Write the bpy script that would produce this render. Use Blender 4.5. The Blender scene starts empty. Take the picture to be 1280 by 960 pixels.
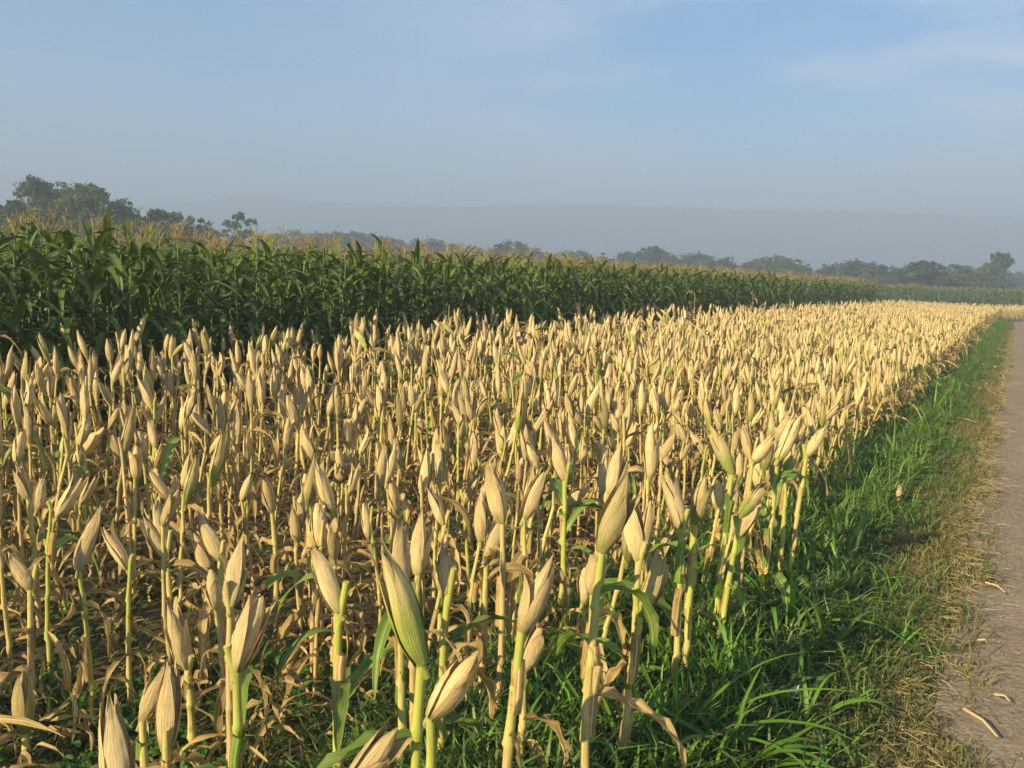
import bpy, math, random
import numpy as np
from mathutils import Vector, Matrix, Euler
R = math.radians
random.seed(7); rng = np.random.default_rng(7)
scn = bpy.context.scene
COL = scn.collection

# ------------------------------------------------------------------ camera
EYE = 1.6
F = 1065.0                       # focal length in photo pixels (1280 wide)
PITCH, ROLL = R(7.07), R(2.0)
fw = Vector((0, math.cos(PITCH), -math.sin(PITCH)))
r0 = Vector((1, 0, 0)); u0 = Vector((0, math.sin(PITCH), math.cos(PITCH)))
rt = r0 * math.cos(ROLL) + u0 * math.sin(ROLL)
up = -r0 * math.sin(ROLL) + u0 * math.cos(ROLL)
cam_d = bpy.data.cameras.new('camera'); cam = bpy.data.objects.new('camera', cam_d); COL.objects.link(cam)
m = Matrix((rt, up, -fw)).transposed().to_4x4(); m.translation = (0, 0, EYE)
cam.matrix_world = m
cam_d.sensor_width = 36; cam_d.lens = 36 * F / 1280; cam_d.clip_start = .05; cam_d.clip_end = 20000
scn.camera = cam

# ------------------------------------------------------------------ light
SUN_AZ, SUN_EL = R(226), R(25)       # clockwise from +Y
wd = bpy.data.worlds.new("World"); scn.world = wd; wd.use_nodes = True
nt = wd.node_tree; nt.nodes.clear()
def N(nt, t, **kw):
    n = nt.nodes.new(t)
    for k, v in kw.items():
        if k.startswith('i_'):
            n.inputs[int(k[2:])].default_value = v
        else:
            setattr(n, k, v)
    return n
sky = N(nt, 'ShaderNodeTexSky'); sky.sky_type = 'NISHITA'; sky.sun_disc = False
sky.sun_elevation = SUN_EL; sky.sun_rotation = SUN_AZ; sky.air_density = 1.0; sky.dust_density = .15; sky.ozone_density = 3.0
bg = N(nt, 'ShaderNodeBackground'); bg.inputs[1].default_value = .096
out = N(nt, 'ShaderNodeOutputWorld')
tc = N(nt, 'ShaderNodeTexCoord')
mp = N(nt, 'ShaderNodeMapping'); mp.inputs['Scale'].default_value = (1.6, 1.6, 7.0); mp.inputs['Rotation'].default_value = (0, R(8), 0); mp.inputs['Location'].default_value = (3.7, 1.2, .4)
nt.links.new(tc.outputs['Generated'], mp.inputs[0])
nz = N(nt, 'ShaderNodeTexNoise'); nz.inputs['Scale'].default_value = 1.7; nz.inputs['Detail'].default_value = 7; nz.inputs['Roughness'].default_value = .52
nz.inputs['Distortion'].default_value = .3
nt.links.new(mp.outputs[0], nz.inputs['Vector'])
cr = N(nt, 'ShaderNodeMapRange', interpolation_type='SMOOTHSTEP'); cr.inputs[1].default_value = .33; cr.inputs[2].default_value = .60; cr.inputs[3].default_value = .0; cr.inputs[4].default_value = .70
nt.links.new(nz.outputs[0], cr.inputs[0])
# more cloud toward the east side (right of the road)
sep = N(nt, 'ShaderNodeSeparateXYZ'); nt.links.new(tc.outputs['Generated'], sep.inputs[0])
er = N(nt, 'ShaderNodeMapRange', interpolation_type='SMOOTHSTEP'); er.inputs[1].default_value = -.35; er.inputs[2].default_value = .35; er.inputs[3].default_value = .12; er.inputs[4].default_value = 1
nt.links.new(sep.outputs[0], er.inputs[0])
ml = N(nt, 'ShaderNodeMath', operation='MULTIPLY'); nt.links.new(cr.outputs[0], ml.inputs[0]); nt.links.new(er.outputs[0], ml.inputs[1])
mx = N(nt, 'ShaderNodeMix', data_type='RGBA'); mx.inputs[7].default_value = (5.3, 5.25, 5.8, 1)
nt.links.new(ml.outputs[0], mx.inputs[0]); hsv = N(nt, 'ShaderNodeHueSaturation'); hsv.inputs['Saturation'].default_value = 1.5; nt.links.new(sky.outputs[0], hsv.inputs['Color']); nt.links.new(hsv.outputs[0], mx.inputs[6])
nt.links.new(mx.outputs[2], bg.inputs[0]); nt.links.new(bg.outputs[0], out.inputs[0])

sd = bpy.data.lights.new('sun', 'SUN'); sd.energy = 5.0; sd.angle = R(.6); sd.color = (1, .83, .51)
sun = bpy.data.objects.new('sun', sd); COL.objects.link(sun)
sv = Vector((math.sin(SUN_AZ) * math.cos(SUN_EL), math.cos(SUN_AZ) * math.cos(SUN_EL), math.sin(SUN_EL)))
sun.rotation_euler = sv.to_track_quat('Z', 'Y').to_euler()
vs = scn.view_settings; vs.view_transform = 'Standard'; vs.look = 'None'; vs.gamma = 1; vs.exposure = 0.98
cy = scn.cycles
cy.use_denoising = True; cy.max_bounces = 6; cy.diffuse_bounces = 3; cy.glossy_bounces = 2; cy.transmission_bounces = 3
cy.volume_bounces = 1; cy.transparent_max_bounces = 8; cy.sample_clamp_indirect = 6
cy.use_adaptive_sampling = True; cy.adaptive_threshold = .02

# ------------------------------------------------------------------ helpers
def ray(x, y):
    return fw + rt * ((x - 640) / F) + up * ((480 - y) / F)
def at(x, y, depth):                 # a point seen at photo pixel x,y at a distance along the optical axis
    return Vector((0, 0, EYE)) + ray(x, y) * depth
def ground(x, y, z=0.0):
    d = ray(x, y); return Vector((0, 0, EYE)) + d * ((z - EYE) / d.z)
vp = ray(1272, 370); AL = math.atan2(vp.x, vp.y)
D = Vector((math.sin(AL), math.cos(AL), 0)); L = Vector((-math.cos(AL), math.sin(AL), 0))
def uv(u, v, z=0): return D * u + L * v + Vector((0, 0, z))
def touv(p): return p.x * D.x + p.y * D.y, p.x * L.x + p.y * L.y
HT = 640 / F
def inview(x, y, mar=.6, bot=1.2):
    return y > bot and abs(x) < HT * 1.04 * y + mar

def tag(o, label=None, cat=None, group=None, kind=None):
    if label: o['label'] = label
    if cat: o['category'] = cat
    if group: o['group'] = group
    if kind: o['kind'] = kind
    return o

class MB:
    """collects geometry: verts, faces, uvs per vertex, material index per face"""
    def __init__(s): s.v = []; s.f = []; s.uv = []; s.m = []; s.n = 0; s.nh = 0
    def add(s, v, f, uv, m=0):
        v = np.asarray(v, float); f = np.asarray(f, int)
        s.v.append(v); s.uv.append(np.asarray(uv, float)); s.f.append(f + s.n); s.m.append(np.full(len(f), m)); s.n += len(v)
    def join(s, o, M=None, mm=None):
        if not o.v: return
        v = np.concatenate(o.v)
        if M is not None:
            A = np.array(M); v = v @ A[:3, :3].T + A[:3, 3]
        uvs = np.concatenate(o.uv)
        s.v.append(v); s.uv.append(uvs)
        for f, mi in zip(o.f, o.m):
            s.f.append(f + s.n); s.m.append(mi if mm is None else np.full(len(f), mm))
        s.n += len(v)
    def mesh(s, name, mats, smooth=True):
        me = bpy.data.meshes.new(name)
        v = np.concatenate(s.v); uvs = np.concatenate(s.uv)
        faces = []; mi = []
        quads = [f for f in s.f]
        nf = sum(len(f) for f in quads); tot = sum(f.size for f in quads)
        me.vertices.add(len(v)); me.vertices.foreach_set('co', v.ravel())
        me.loops.add(tot); li = np.concatenate([f.ravel() for f in quads]); me.loops.foreach_set('vertex_index', li)
        me.polygons.add(nf)
        ltot = np.concatenate([np.full(len(f), f.shape[1]) for f in quads]); ls = np.concatenate([[0], np.cumsum(ltot)[:-1]])
        me.polygons.foreach_set('loop_start', ls)
        try: me.polygons.foreach_set('loop_total', ltot)
        except Exception: pass
        me.polygons.foreach_set('material_index', np.concatenate(s.m).astype(int))
        me.polygons.foreach_set('use_smooth', np.full(nf, smooth))
        ul = me.uv_layers.new(name='UVMap'); ul.data.foreach_set('uv', uvs[li].ravel())
        for mt in (mats if isinstance(mats, (list, tuple)) else [mats]): me.materials.append(mt)
        me.update(calc_edges=True); me.validate()
        return me
def link(name, me, parent=None, M=None):
    o = bpy.data.objects.new(name, me); COL.objects.link(o)
    if parent: o.parent = parent
    if M is not None: o.matrix_local = M
    return o
def empty(name, loc=(0, 0, 0), rz=0):
    o = bpy.data.objects.new(name, None); COL.objects.link(o); o.location = loc; o.rotation_euler = (0, 0, rz); o.empty_display_size = .1
    return o
def copy_tree(o, parent=None):
    c = o.copy(); COL.objects.link(c)
    if parent: c.parent = parent
    for ch in KIDS.get(o.name, []): copy_tree(ch, c)
    return c
KIDS = {}
def kid(p, c): KIDS.setdefault(p.name, []).append(c)

def grid_faces(nu, nv, wrap=False):
    """nu rows, nv columns"""
    i = np.arange(nu - 1)[:, None]; j = np.arange(nv if wrap else nv - 1)[None, :]
    j2 = (j + 1) % nv
    a = i * nv + j; b = i * nv + j2; c = (i + 1) * nv + j2; d = (i + 1) * nv + j
    return np.stack([a, b, c, d], -1).reshape(-1, 4)
def frames(pts):
    pts = np.asarray(pts, float); t = np.gradient(pts, axis=0); t /= np.linalg.norm(t, axis=1)[:, None] + 1e-9
    ref = np.array([0.31, .17, .93]); ref2 = np.array([1., .1, 0])
    a = []
    n = ref2 if abs(t[0][2]) > .8 else ref
    for k in range(len(t)):
        n = n - t[k] * (n @ t[k]); n = n / (np.linalg.norm(n) + 1e-9); a.append(n.copy())
    a = np.array(a); return t, a, np.cross(t, a)
def tube(mb, pts, rad, seg=6, m=0, v0=0, v1=1, cap=True):
    pts = np.asarray(pts, float); rad = np.asarray(rad, float); t, a, b = frames(pts)
    th = np.linspace(0, 2 * math.pi, seg, endpoint=False)
    V = pts[:, None, :] + rad[:, None, None] * (np.cos(th)[None, :, None] * a[:, None, :] + np.sin(th)[None, :, None] * b[:, None, :])
    tt = np.linspace(v0, v1, len(pts))
    U = np.stack([np.broadcast_to(np.abs(th / math.pi - 1)[None, :], (len(pts), seg)), np.broadcast_to(tt[:, None], (len(pts), seg))], -1)
    mb.add(V.reshape(-1, 3), grid_faces(len(pts), seg, True), U.reshape(-1, 2), m)
    if cap:
        k = (len(pts) - 1) * seg
        V2 = np.vstack([V[-1], pts[-1][None]]); f = [[i, (i + 1) % seg, seg] for i in range(seg)]
        mb.add(V2, f, np.full((seg + 1, 2), .5), m)
def ribbon(mb, pts, side, width, m=0, fold=.25, cols=3, wave=0, ph=0):
    """leaf blade along pts; side = vectors across; width per point"""
    pts = np.asarray(pts, float); side = np.asarray(side, float); width = np.asarray(width, float)
    t = np.gradient(pts, axis=0); t /= np.linalg.norm(t, axis=1)[:, None] + 1e-9
    side = side - t * (side * t).sum(1)[:, None]; side /= np.linalg.norm(side, axis=1)[:, None] + 1e-9
    nr = np.cross(t, side)
    s = np.linspace(-1, 1, cols)
    k = np.arange(len(pts))
    V = pts[:, None] + side[:, None] * (s[None, :, None] * width[:, None, None] * .5) + nr[:, None] * ((np.abs(s)[None, :, None] * fold * width[:, None, None] * .5) + (wave * width * np.sin(k * 1.9 + ph))[:, None, None] * (s[None, :, None]) * .5)
    tt = np.linspace(0, 1, len(pts))
    U = np.stack([np.broadcast_to((s * .5 + .5)[None], (len(pts), cols)), np.broadcast_to(tt[:, None], (len(pts), cols))], -1)
    mb.add(V.reshape(-1, 3), grid_faces(len(pts), cols), U.reshape(-1, 2), m)

# ------------------------------------------------------------------ materials
def mat(name):
    ma = bpy.data.materials.new(name); ma.use_nodes = True; nt = ma.node_tree; nt.nodes.clear(); return ma, nt
def rgba(c): return (c[0], c[1], c[2], 1)
def ramp(nt, src, stops):
    n = nt.nodes.new('ShaderNodeValToRGB'); e = n.color_ramp.elements
    while len(e) < len(stops): e.new(.5)
    for q, (p, c) in zip(e, stops): q.position = p; q.color = rgba(c)
    nt.links.new(src, n.inputs[0]); return n.outputs[0]
def mixc(nt, f, a, b, mode='MIX'):
    n = nt.nodes.new('ShaderNodeMix'); n.data_type = 'RGBA'; n.blend_type = mode
    for i, s in ((0, f), (6, a), (7, b)):
        if hasattr(s, 'links'): nt.links.new(s, n.inputs[i])
        elif i == 0: n.inputs[0].default_value = s
        else: n.inputs[i].default_value = rgba(s)
    return n.outputs[2]
def mathn(nt, op, a, b=0.0, c=None):
    n = nt.nodes.new('ShaderNodeMath'); n.operation = op
    for i, s in enumerate((a, b) if c is None else (a, b, c)):
        if hasattr(s, 'links'): nt.links.new(s, n.inputs[i])
        else: n.inputs[i].default_value = s
    return n.outputs[0]
def mrange(nt, a, f0, f1, t0=0, t1=1):
    n = nt.nodes.new('ShaderNodeMapRange'); n.interpolation_type = 'SMOOTHSTEP'
    nt.links.new(a, n.inputs[0])
    for i, s in ((1, f0), (2, f1), (3, t0), (4, t1)):
        if hasattr(s, 'links'): nt.links.new(s, n.inputs[i])
        else: n.inputs[i].default_value = s
    return n.outputs[0]
def noise(nt, vec, scale, detail=3, rough=.5, w=None):
    n = nt.nodes.new('ShaderNodeTexNoise')
    if w is not None: n.noise_dimensions = '4D'; nt.links.new(w, n.inputs['W'])
    n.inputs['Scale'].default_value = scale; n.inputs['Detail'].default_value = detail; n.inputs['Roughness'].default_value = rough
    if vec is not None: nt.links.new(vec, n.inputs['Vector'])
    return n.outputs['Fac']
def scaled(nt, vec, s):
    n = nt.nodes.new('ShaderNodeMapping'); n.inputs['Scale'].default_value = s; nt.links.new(vec, n.inputs[0]); return n.outputs[0]
def finish(nt, col, rough=.6, trans=0.0, bump=None, bstr=.3, bdist=.002, spec=.3, tcol=None):
    p = nt.nodes.new('ShaderNodeBsdfPrincipled'); o = nt.nodes.new('ShaderNodeOutputMaterial')
    if hasattr(col, 'links'): nt.links.new(col, p.inputs['Base Color'])
    else: p.inputs['Base Color'].default_value = rgba(col)
    p.inputs['Roughness'].default_value = rough; p.inputs['Specular IOR Level'].default_value = spec
    if bump is not None:
        b = nt.nodes.new('ShaderNodeBump'); b.inputs['Strength'].default_value = bstr; b.inputs['Distance'].default_value = bdist
        nt.links.new(bump, b.inputs['Height']); nt.links.new(b.outputs[0], p.inputs['Normal'])
    if trans > 0:
        t = nt.nodes.new('ShaderNodeBsdfTranslucent'); src = tcol if tcol is not None else col
        if hasattr(src, 'links'): nt.links.new(src, t.inputs[0])
        else: t.inputs[0].default_value = rgba(src)
        ms = nt.nodes.new('ShaderNodeMixShader'); ms.inputs[0].default_value = trans
        nt.links.new(p.outputs[0], ms.inputs[1]); nt.links.new(t.outputs[0], ms.inputs[2]); nt.links.new(ms.outputs[0], o.inputs[0])
    else: nt.links.new(p.outputs[0], o.inputs[0])
def base_nodes(nt):
    tc = nt.nodes.new('ShaderNodeTexCoord'); oi = nt.nodes.new('ShaderNodeObjectInfo'); s = nt.nodes.new('ShaderNodeSeparateXYZ')
    nt.links.new(tc.outputs['UV'], s.inputs[0])
    return tc, oi.outputs['Random'], s.outputs[0], s.outputs[1]

def husk_mat(name, light, mid, dark, green=.35, gcol=(.30, .34, .055)):
    ma, nt = mat(name); tc, rnd, U, V = base_nodes(nt)
    w = mathn(nt, 'MULTIPLY', rnd, 37.0)
    st = noise(nt, scaled(nt, tc.outputs['UV'], (26, 1.6, 1)), 1.0, 4, .6, w)
    bl = noise(nt, scaled(nt, tc.outputs['UV'], (3, 2.5, 1)), 1.3, 3, .55, w)
    c = ramp(nt, st, [(.25, dark), (.48, mid), (.68, light)])
    c = mixc(nt, mrange(nt, bl, .42, .72, 0, .55), c, tuple(x * .62 for x in mid))
    # green only near the base, how far up varies per ear
    g0 = mathn(nt, 'MULTIPLY_ADD', rnd, green * 1.1, -.12 + green * .2)
    vv = mathn(nt, 'SUBTRACT', V, mathn(nt, 'MULTIPLY', st, .35))
    gf = mrange(nt, mathn(nt, 'SUBTRACT', g0, vv), -.05, .3, 0, .9)
    c = mixc(nt, gf, c, gcol)
    # small dark specks of weathering
    mo = noise(nt, scaled(nt, tc.outputs['UV'], (4, 5, 1)), 1.6, 5, .7, w)
    c = mixc(nt, mrange(nt, mo, .56, .70, 0, .5), c, (.20, .13, .06))
    sp = noise(nt, scaled(nt, tc.outputs['UV'], (14, 9, 1)), 2.5, 2, .6, w)
    c = mixc(nt, mrange(nt, sp, .66, .76, 0, .6), c, (.12, .075, .035))
    hs = nt.nodes.new('ShaderNodeHueSaturation'); nt.links.new(c, hs.inputs['Color'])
    nt.links.new(mathn(nt, 'MULTIPLY_ADD', rnd, .35, .8), hs.inputs['Value'])
    fib = noise(nt, scaled(nt, tc.outputs['UV'], (70, 2.2, 1)), 1.0, 3, .6, w)
    hgt = mathn(nt, 'ADD', mathn(nt, 'MULTIPLY', st, .7), mathn(nt, 'ADD', mathn(nt, 'MULTIPLY', fib, .35), mathn(nt, 'MULTIPLY', bl, .6)))
    finish(nt, hs.outputs[0], .6, .12, hgt, 1.0, .006, .3); return ma
M_husk = husk_mat('dry_husk', (.80, .63, .335), (.68, .50, .225), (.36, .22, .075), .12)
M_huskg = husk_mat('half_green_husk', (.66, .52, .25), (.54, .42, .16), (.30, .25, .06), .48, (.27, .31, .05))

def stalk_mat(name, top, bot, brown):
    ma, nt = mat(name); tc, rnd, U, V = base_nodes(nt)
    w = mathn(nt, 'MULTIPLY', rnd, 53.0)
    n1 = noise(nt, scaled(nt, tc.outputs['UV'], (6, 14, 1)), 1, 3, .6, w); n2 = noise(nt, scaled(nt, tc.outputs['UV'], (3, 5, 1)), 1, 2, .6, w)
    lim = mathn(nt, 'MULTIPLY_ADD', rnd, .9, .15)
    f = mrange(nt, mathn(nt, 'SUBTRACT', mathn(nt, 'ADD', V, mathn(nt, 'MULTIPLY', n2, .3)), lim), -.15, .25)
    c = mixc(nt, f, bot, top)
    c = mixc(nt, mrange(nt, n1, .5, .72, 0, .8), c, brown)
    n3 = noise(nt, scaled(nt, tc.outputs['UV'], (26, 3.5, 1)), 1, 3, .65, w)
    c = mixc(nt, mrange(nt, n3, .5, .75, 0, .5), c, tuple(x * .62 for x in bot))
    c = mixc(nt, mrange(nt, n3, .25, .42, .35, 0), c, tuple(min(.7, x * 1.5 + .05) for x in top))
    finish(nt, c, .5, 0, n3, .6, .003, .35); return ma
M_stalk = stalk_mat('ripe_stalk', (.50, .42, .13), (.50, .35, .145), (.24, .13, .055))
M_stalkg = stalk_mat('fresh_stalk', (.38, .40, .07), (.50, .38, .13), (.32, .22, .07))
M_stalkb = stalk_mat('dead_stalk', (.34, .24, .10), (.28, .18, .08), (.13, .075, .035))

def leaf_mat(name, a, b, c, rough=.55, trans=.25, spot=None, vein=True):
    ma, nt = mat(name); tc, rnd, U, V = base_nodes(nt)
    w = mathn(nt, 'MULTIPLY', rnd, 29.0)
    n1 = noise(nt, scaled(nt, tc.outputs['UV'], (9, 1.5, 1)), 1, 3, .6, w)
    n2 = noise(nt, scaled(nt, tc.outputs['UV'], (2.0, 4, 1)), 1.2, 3, .6, w)
    col = ramp(nt, n1, [(.3, a), (.5, b), (.7, c)])
    if spot is not None: col = mixc(nt, mrange(nt, n2, .5, .66, 0, .85), col, spot)
    if vein:
        d = mathn(nt, 'ABSOLUTE', mathn(nt, 'SUBTRACT', U, .5))
        col = mixc(nt, mrange(nt, d, .015, .06, .55, 0), col, tuple(min(1, x * 1.8 + .04) for x in c))
    hs = nt.nodes.new('ShaderNodeHueSaturation'); nt.links.new(col, hs.inputs['Color'])
    nt.links.new(mathn(nt, 'MULTIPLY_ADD', rnd, .5, .72), hs.inputs['Value'])
    finish(nt, hs.outputs[0], rough, trans, n1, .3, .002, .35); return ma
M_dryleaf = leaf_mat('dry_leaf', (.26, .15, .05), (.47, .32, .115), (.66, .49, .21), .65, .38, (.27, .16, .06))
M_grnleaf = leaf_mat('fading_leaf', (.08, .15, .02), (.14, .23, .03), (.24, .30, .06), .45, .3, (.26, .26, .08))
M_corn = leaf_mat('maize_leaf', (.055, .095, .012), (.10, .155, .018), (.18, .22, .035), .42, .3, (.16, .17, .035))
M_cstalk = stalk_mat('green_stalk', (.12, .19, .04), (.10, .15, .035), (.07, .08, .03))
M_tassel = leaf_mat('tassel', (.25, .18, .065), (.37, .28, .10), (.50, .40, .17), .7, .3, None, False)
M_grass = leaf_mat('grass_blade', (.055, .085, .024), (.10, .135, .036), (.18, .21, .07), .5, .3, (.16, .17, .05), False)
M_grassd = leaf_mat('dry_grass_blade', (.13, .12, .035), (.23, .20, .065), (.38, .31, .12), .7, .3, (.10, .13, .03), False)
M_blade = leaf_mat('broad_blade', (.06, .14, .016), (.11, .23, .025), (.19, .33, .045), .42, .35, None, True)
M_straw = leaf_mat('straw', (.38, .26, .10), (.52, .38, .17), (.66, .52, .28), .6, .1, None, False)
M_weed = leaf_mat('weed_leaf', (.035, .10, .012), (.06, .16, .018), (.10, .22, .025), .5, .3, None, True)
ma, nt = mat('silk'); tc, rnd, U, V = base_nodes(nt)
finish(nt, ramp(nt, noise(nt, tc.outputs['Object'], 220, 2), [(.3, (.035, .018, .010)), (.7, (.16, .085, .045))]), .8); M_silk = ma
ma, nt = mat('kernel'); tc, rnd, U, V = base_nodes(nt)
finish(nt, ramp(nt, noise(nt, tc.outputs['Object'], 90, 2), [(.3, (.50, .16, .03)), (.7, (.65, .27, .06))]), .5); M_kern = ma

# ------------------------------------------------------------------ maize part builders (z up, metres)
def ear_mb(rs, ln=.25, rad=.029, seg=22, rings=15, shells=3, bend=.02):
    mb = MB(); t = np.linspace(0, 1, rings)
    pb = rs.uniform(.85, 1.15)
    prof = (t + .03) ** .72 * (1.0 - t) ** pb; prof = prof / prof.max()
    prof = np.maximum(prof, .045); prof[0] = .30
    th = np.linspace(0, 2 * math.pi, seg, endpoint=False)
    ba = rs.uniform(0, 6.28); bx = bend * np.sin(t * math.pi * .5) ** 2
    ax = np.stack([np.cos(ba) * bx, np.sin(ba) * bx, t * ln], -1)
    k = rs.integers(2, 4); ph = rs.uniform(0, 6.28)
    saw = ((th * k / (2 * math.pi) + ph) % 1.0)
    rr = prof[:, None] * rad * (1 + .10 * (saw[None] - .5) + .035 * np.sin(th[None] * 7 + t[:, None] * 3 + ph) + .03 * rs.standard_normal((rings, seg)) * .6 + .05 * np.sin(th[None] + t[:, None] * 5 + ph * 2) + .05 * np.sin(2 * th[None] - t[:, None] * 7 + ph))
    V = ax[:, None, :] + np.stack([rr * np.cos(th)[None], rr * np.sin(th)[None], np.zeros_like(rr)], -1)
    U = np.stack([np.broadcast_to(np.abs(th / math.pi - 1)[None], (rings, seg)), np.broadcast_to(t[:, None], (rings, seg))], -1)
    mb.add(V.reshape(-1, 3), grid_faces(rings, seg, True), U.reshape(-1, 2))
    for q in range(shells):
        a0 = ph + q * 2.1 + rs.uniform(-.4, .4); wd_ = rs.uniform(.75, 1.25); te = rs.uniform(.7, 1.14); nr, nc = (13, 9) if seg > 10 else (6, 4)
        tt = np.linspace(0.0, te, nr); s = np.linspace(-1, 1, nc); fl = rs.uniform(0, .018) if rs.random() < .8 else rs.uniform(.02, .04)
        P = (np.clip(tt, 0, .97) + .03) ** .72 * (1 - np.clip(tt, 0, .97)) ** pb; P = P / ((t + .03) ** .72 * (1 - t) ** pb).max(); P[0] = .34
        halfw = wd_ * (1 - (tt / te) ** 3 * .93)
        an = a0 + s[None] * halfw[:, None] + (tt / te)[:, None] * rs.uniform(-.5, .5)
        r_ = rad * P[:, None] * (1.05 + .05 * np.sin(tt[:, None] * 7 + ph + q)) + .0022 + .0016 * q + fl * (tt / te)[:, None] ** 4 + .0022 * np.abs(s)[None] ** 3 + .0008 * rs.standard_normal((nr, nc))
        bxx = bend * np.sin(np.clip(tt, 0, 1) * math.pi * .5) ** 2
        A = np.stack([np.cos(ba) * bxx, np.sin(ba) * bxx, tt * ln], -1)
        V = A[:, None] + np.stack([r_ * np.cos(an), r_ * np.sin(an), np.zeros_like(r_)], -1)
        U = np.stack([np.broadcast_to((s * .5 + .5 + q)[None], (nr, nc)), np.broadcast_to(tt[:, None], (nr, nc))], -1)
        mb.add(V.reshape(-1, 3), grid_faces(nr, nc), U.reshape(-1, 2))
    # shank joining the stalk
    tube(mb, [(0, 0, -.03), (0, 0, 0), (0, 0, .02)], [rad * .33, rad * .38, rad * .45], 8, 0, 0, .02)
    return mb, Vector(ax[-1])
def silk_mb(rs, tip, n=16, sc=1.0):
    mb = MB()
    for i in range(n):
        a = rs.uniform(0, 6.28); p = np.array(tip) + [0, 0, -.022 * sc]; d = np.array([math.cos(a) * .8, math.sin(a) * .8, 1.2]); pts = [p]
        for q in range(4):
            p = p + d * .0036 * sc; d = d + rs.standard_normal(3) * .6 + [0, 0, -.35]; pts.append(p)
        tube(mb, pts, np.array([.0034, .0034, .003, .0024, .0012]) * sc, 4, 0, cap=False)
    th = np.linspace(0, 2 * math.pi, 7, endpoint=False)
    tube(mb, [np.array(tip) + [0, 0, z * sc] for z in (-.02, -.012, 0, .006)], np.array([.004, .0075, .007, .002]) * sc, 7)
    return mb
def stalk_mb(rs, p0, p1, r0=.0125, r1=.0105, seg=7, nodes=None, sway=.02):
    p0 = np.array(p0, float); p1 = np.array(p1, float); ln = np.linalg.norm(p1 - p0)
    nn = nodes or max(3, int(ln / .14)); pts = []; rad = []
    s1, s2 = rs.uniform(-sway, sway, 2); zig = rs.uniform(.001, .004)
    for k in range(nn):
        for q, m_ in ((0, 1.28), (.06, 1.05), (.5, .95), (.93, 1.0)):
            t = (k + q) / nn
            wv = math.sin(t * math.pi)
            pts.append(p0 + (p1 - p0) * t + np.array([s1, s2, 0]) * wv + np.array([1, -1, 0]) * zig * (-1) ** k * (q < .5)); rad.append((r0 + (r1 - r0) * t) * m_)
    pts.append(p1); rad.append(r1 * 1.1)
    mb = MB(); tube(mb, pts, rad, seg); return mb
def leaf_pts(rs, az, el0, ln, droop, n=9, twist=0.0, curl=0.0):
    p = np.zeros(3); d = np.array([math.cos(az) * math.cos(el0), math.sin(az) * math.cos(el0), math.sin(el0)])
    side = np.array([-math.sin(az), math.cos(az), 0.]); pts = [p.copy()]; sd_ = [side]
    for k in range(1, n):
        d = d + np.array([0, 0, -droop / n * (.5 + k / n)]) + rs.standard_normal(3) * curl; d /= np.linalg.norm(d)
        p = p + d * ln / (n - 1); pts.append(p.copy())
        a = twist * k / n; nr = np.cross(d, side); sd_.append(side * math.cos(a) + nr * math.sin(a))
    return np.array(pts), np.array(sd_)
def leaf_mb(rs, az, el0, ln, w, droop, n=9, twist=0., curl=0., fold=.3, cols=3, wave=0.):
    pts, sd_ = leaf_pts(rs, az, el0, ln, droop, n, twist, curl)
    t = np.linspace(0, 1, n); wd_ = w * np.minimum(1, (t * 5 + .45)) * (1 - t ** 2.2) ** .8 + .002
    mb = MB(); ribbon(mb, pts, sd_, wd_, 0, fold, cols, wave, rs.uniform(0, 6)); return mb

# ------------------------------------------------------------------ the setting: ground, road, hills, haze
def vnoise(x, y, s):
    return np.sin(x * s + 1.3 * np.sin(y * s * .7 + .5)) * np.cos(y * s * 1.1 + .9 * np.sin(x * s * .6))
def patch_mesh(name, us, vs_, zf, material):
    U, Vv = np.meshgrid(us, vs_, indexing='ij'); Z = zf(U, Vv)
    P = np.stack([U * D.x + Vv * L.x, U * D.y + Vv * L.y, Z], -1)
    mb = MB(); mb.add(P.reshape(-1, 3), grid_faces(len(us), len(vs_))[:, ::-1], np.stack([U, Vv], -1).reshape(-1, 2)); return mb.mesh(name, material)
ma, nt = mat('soil'); tc = nt.nodes.new('ShaderNodeTexCoord'); O = tc.outputs['Object']
n1 = noise(nt, O, .9, 5, .6); n2 = noise(nt, O, 14, 4, .65); n3 = noise(nt, O, .02, 3)
c = ramp(nt, n2, [(.3, (.055, .035, .018)), (.5, (.12, .078, .040)), (.72, (.22, .155, .085))])
c = mixc(nt, mrange(nt, n1, .45, .62, 0, .7), c, (.05, .065, .018))
finish(nt, c, .95, 0, n2, .8, .03, .1); M_soil = ma
ga = np.concatenate([[-9000, -3000, -800, -200, -60], np.linspace(-20, 100, 61), [150, 300, 800, 3000, 9000]])
gv = np.concatenate([[-9000, -3000, -800, -200, -60], np.linspace(-30, 40, 71), [60, 150, 300, 800, 3000, 9000]])
me = patch_mesh('ground', ga, gv, lambda u, v: np.where((abs(u) < 100) & (abs(v) < 40) & (v > 1.3), .012 * vnoise(u, v, 3.1), 0) , M_soil)
tag(link('ground', me), kind='structure')

ma, nt = mat('road_surface'); tc = nt.nodes.new('ShaderNodeTexCoord'); O = tc.outputs['Object']
n1 = noise(nt, O, 1.1, 5, .6); n2 = noise(nt, O, 34, 5, .7); n3 = noise(nt, O, 6, 3, .6)
c = ramp(nt, n2, [(.25, (.15, .115, .075)), (.5, (.245, .19, .125)), (.75, (.35, .28, .19))])
c = mixc(nt, mrange(nt, n1, .46, .64, 0, .45), c, (.34, .27, .19))
c = mixc(nt, mrange(nt, n3, .6, .72, 0, .35), c, (.13, .10, .08))
finish(nt, c, .9, 0, mathn(nt, 'ADD', n2, mathn(nt, 'MULTIPLY', n3, 1.5)), .9, .02, .15); M_road = ma
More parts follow.
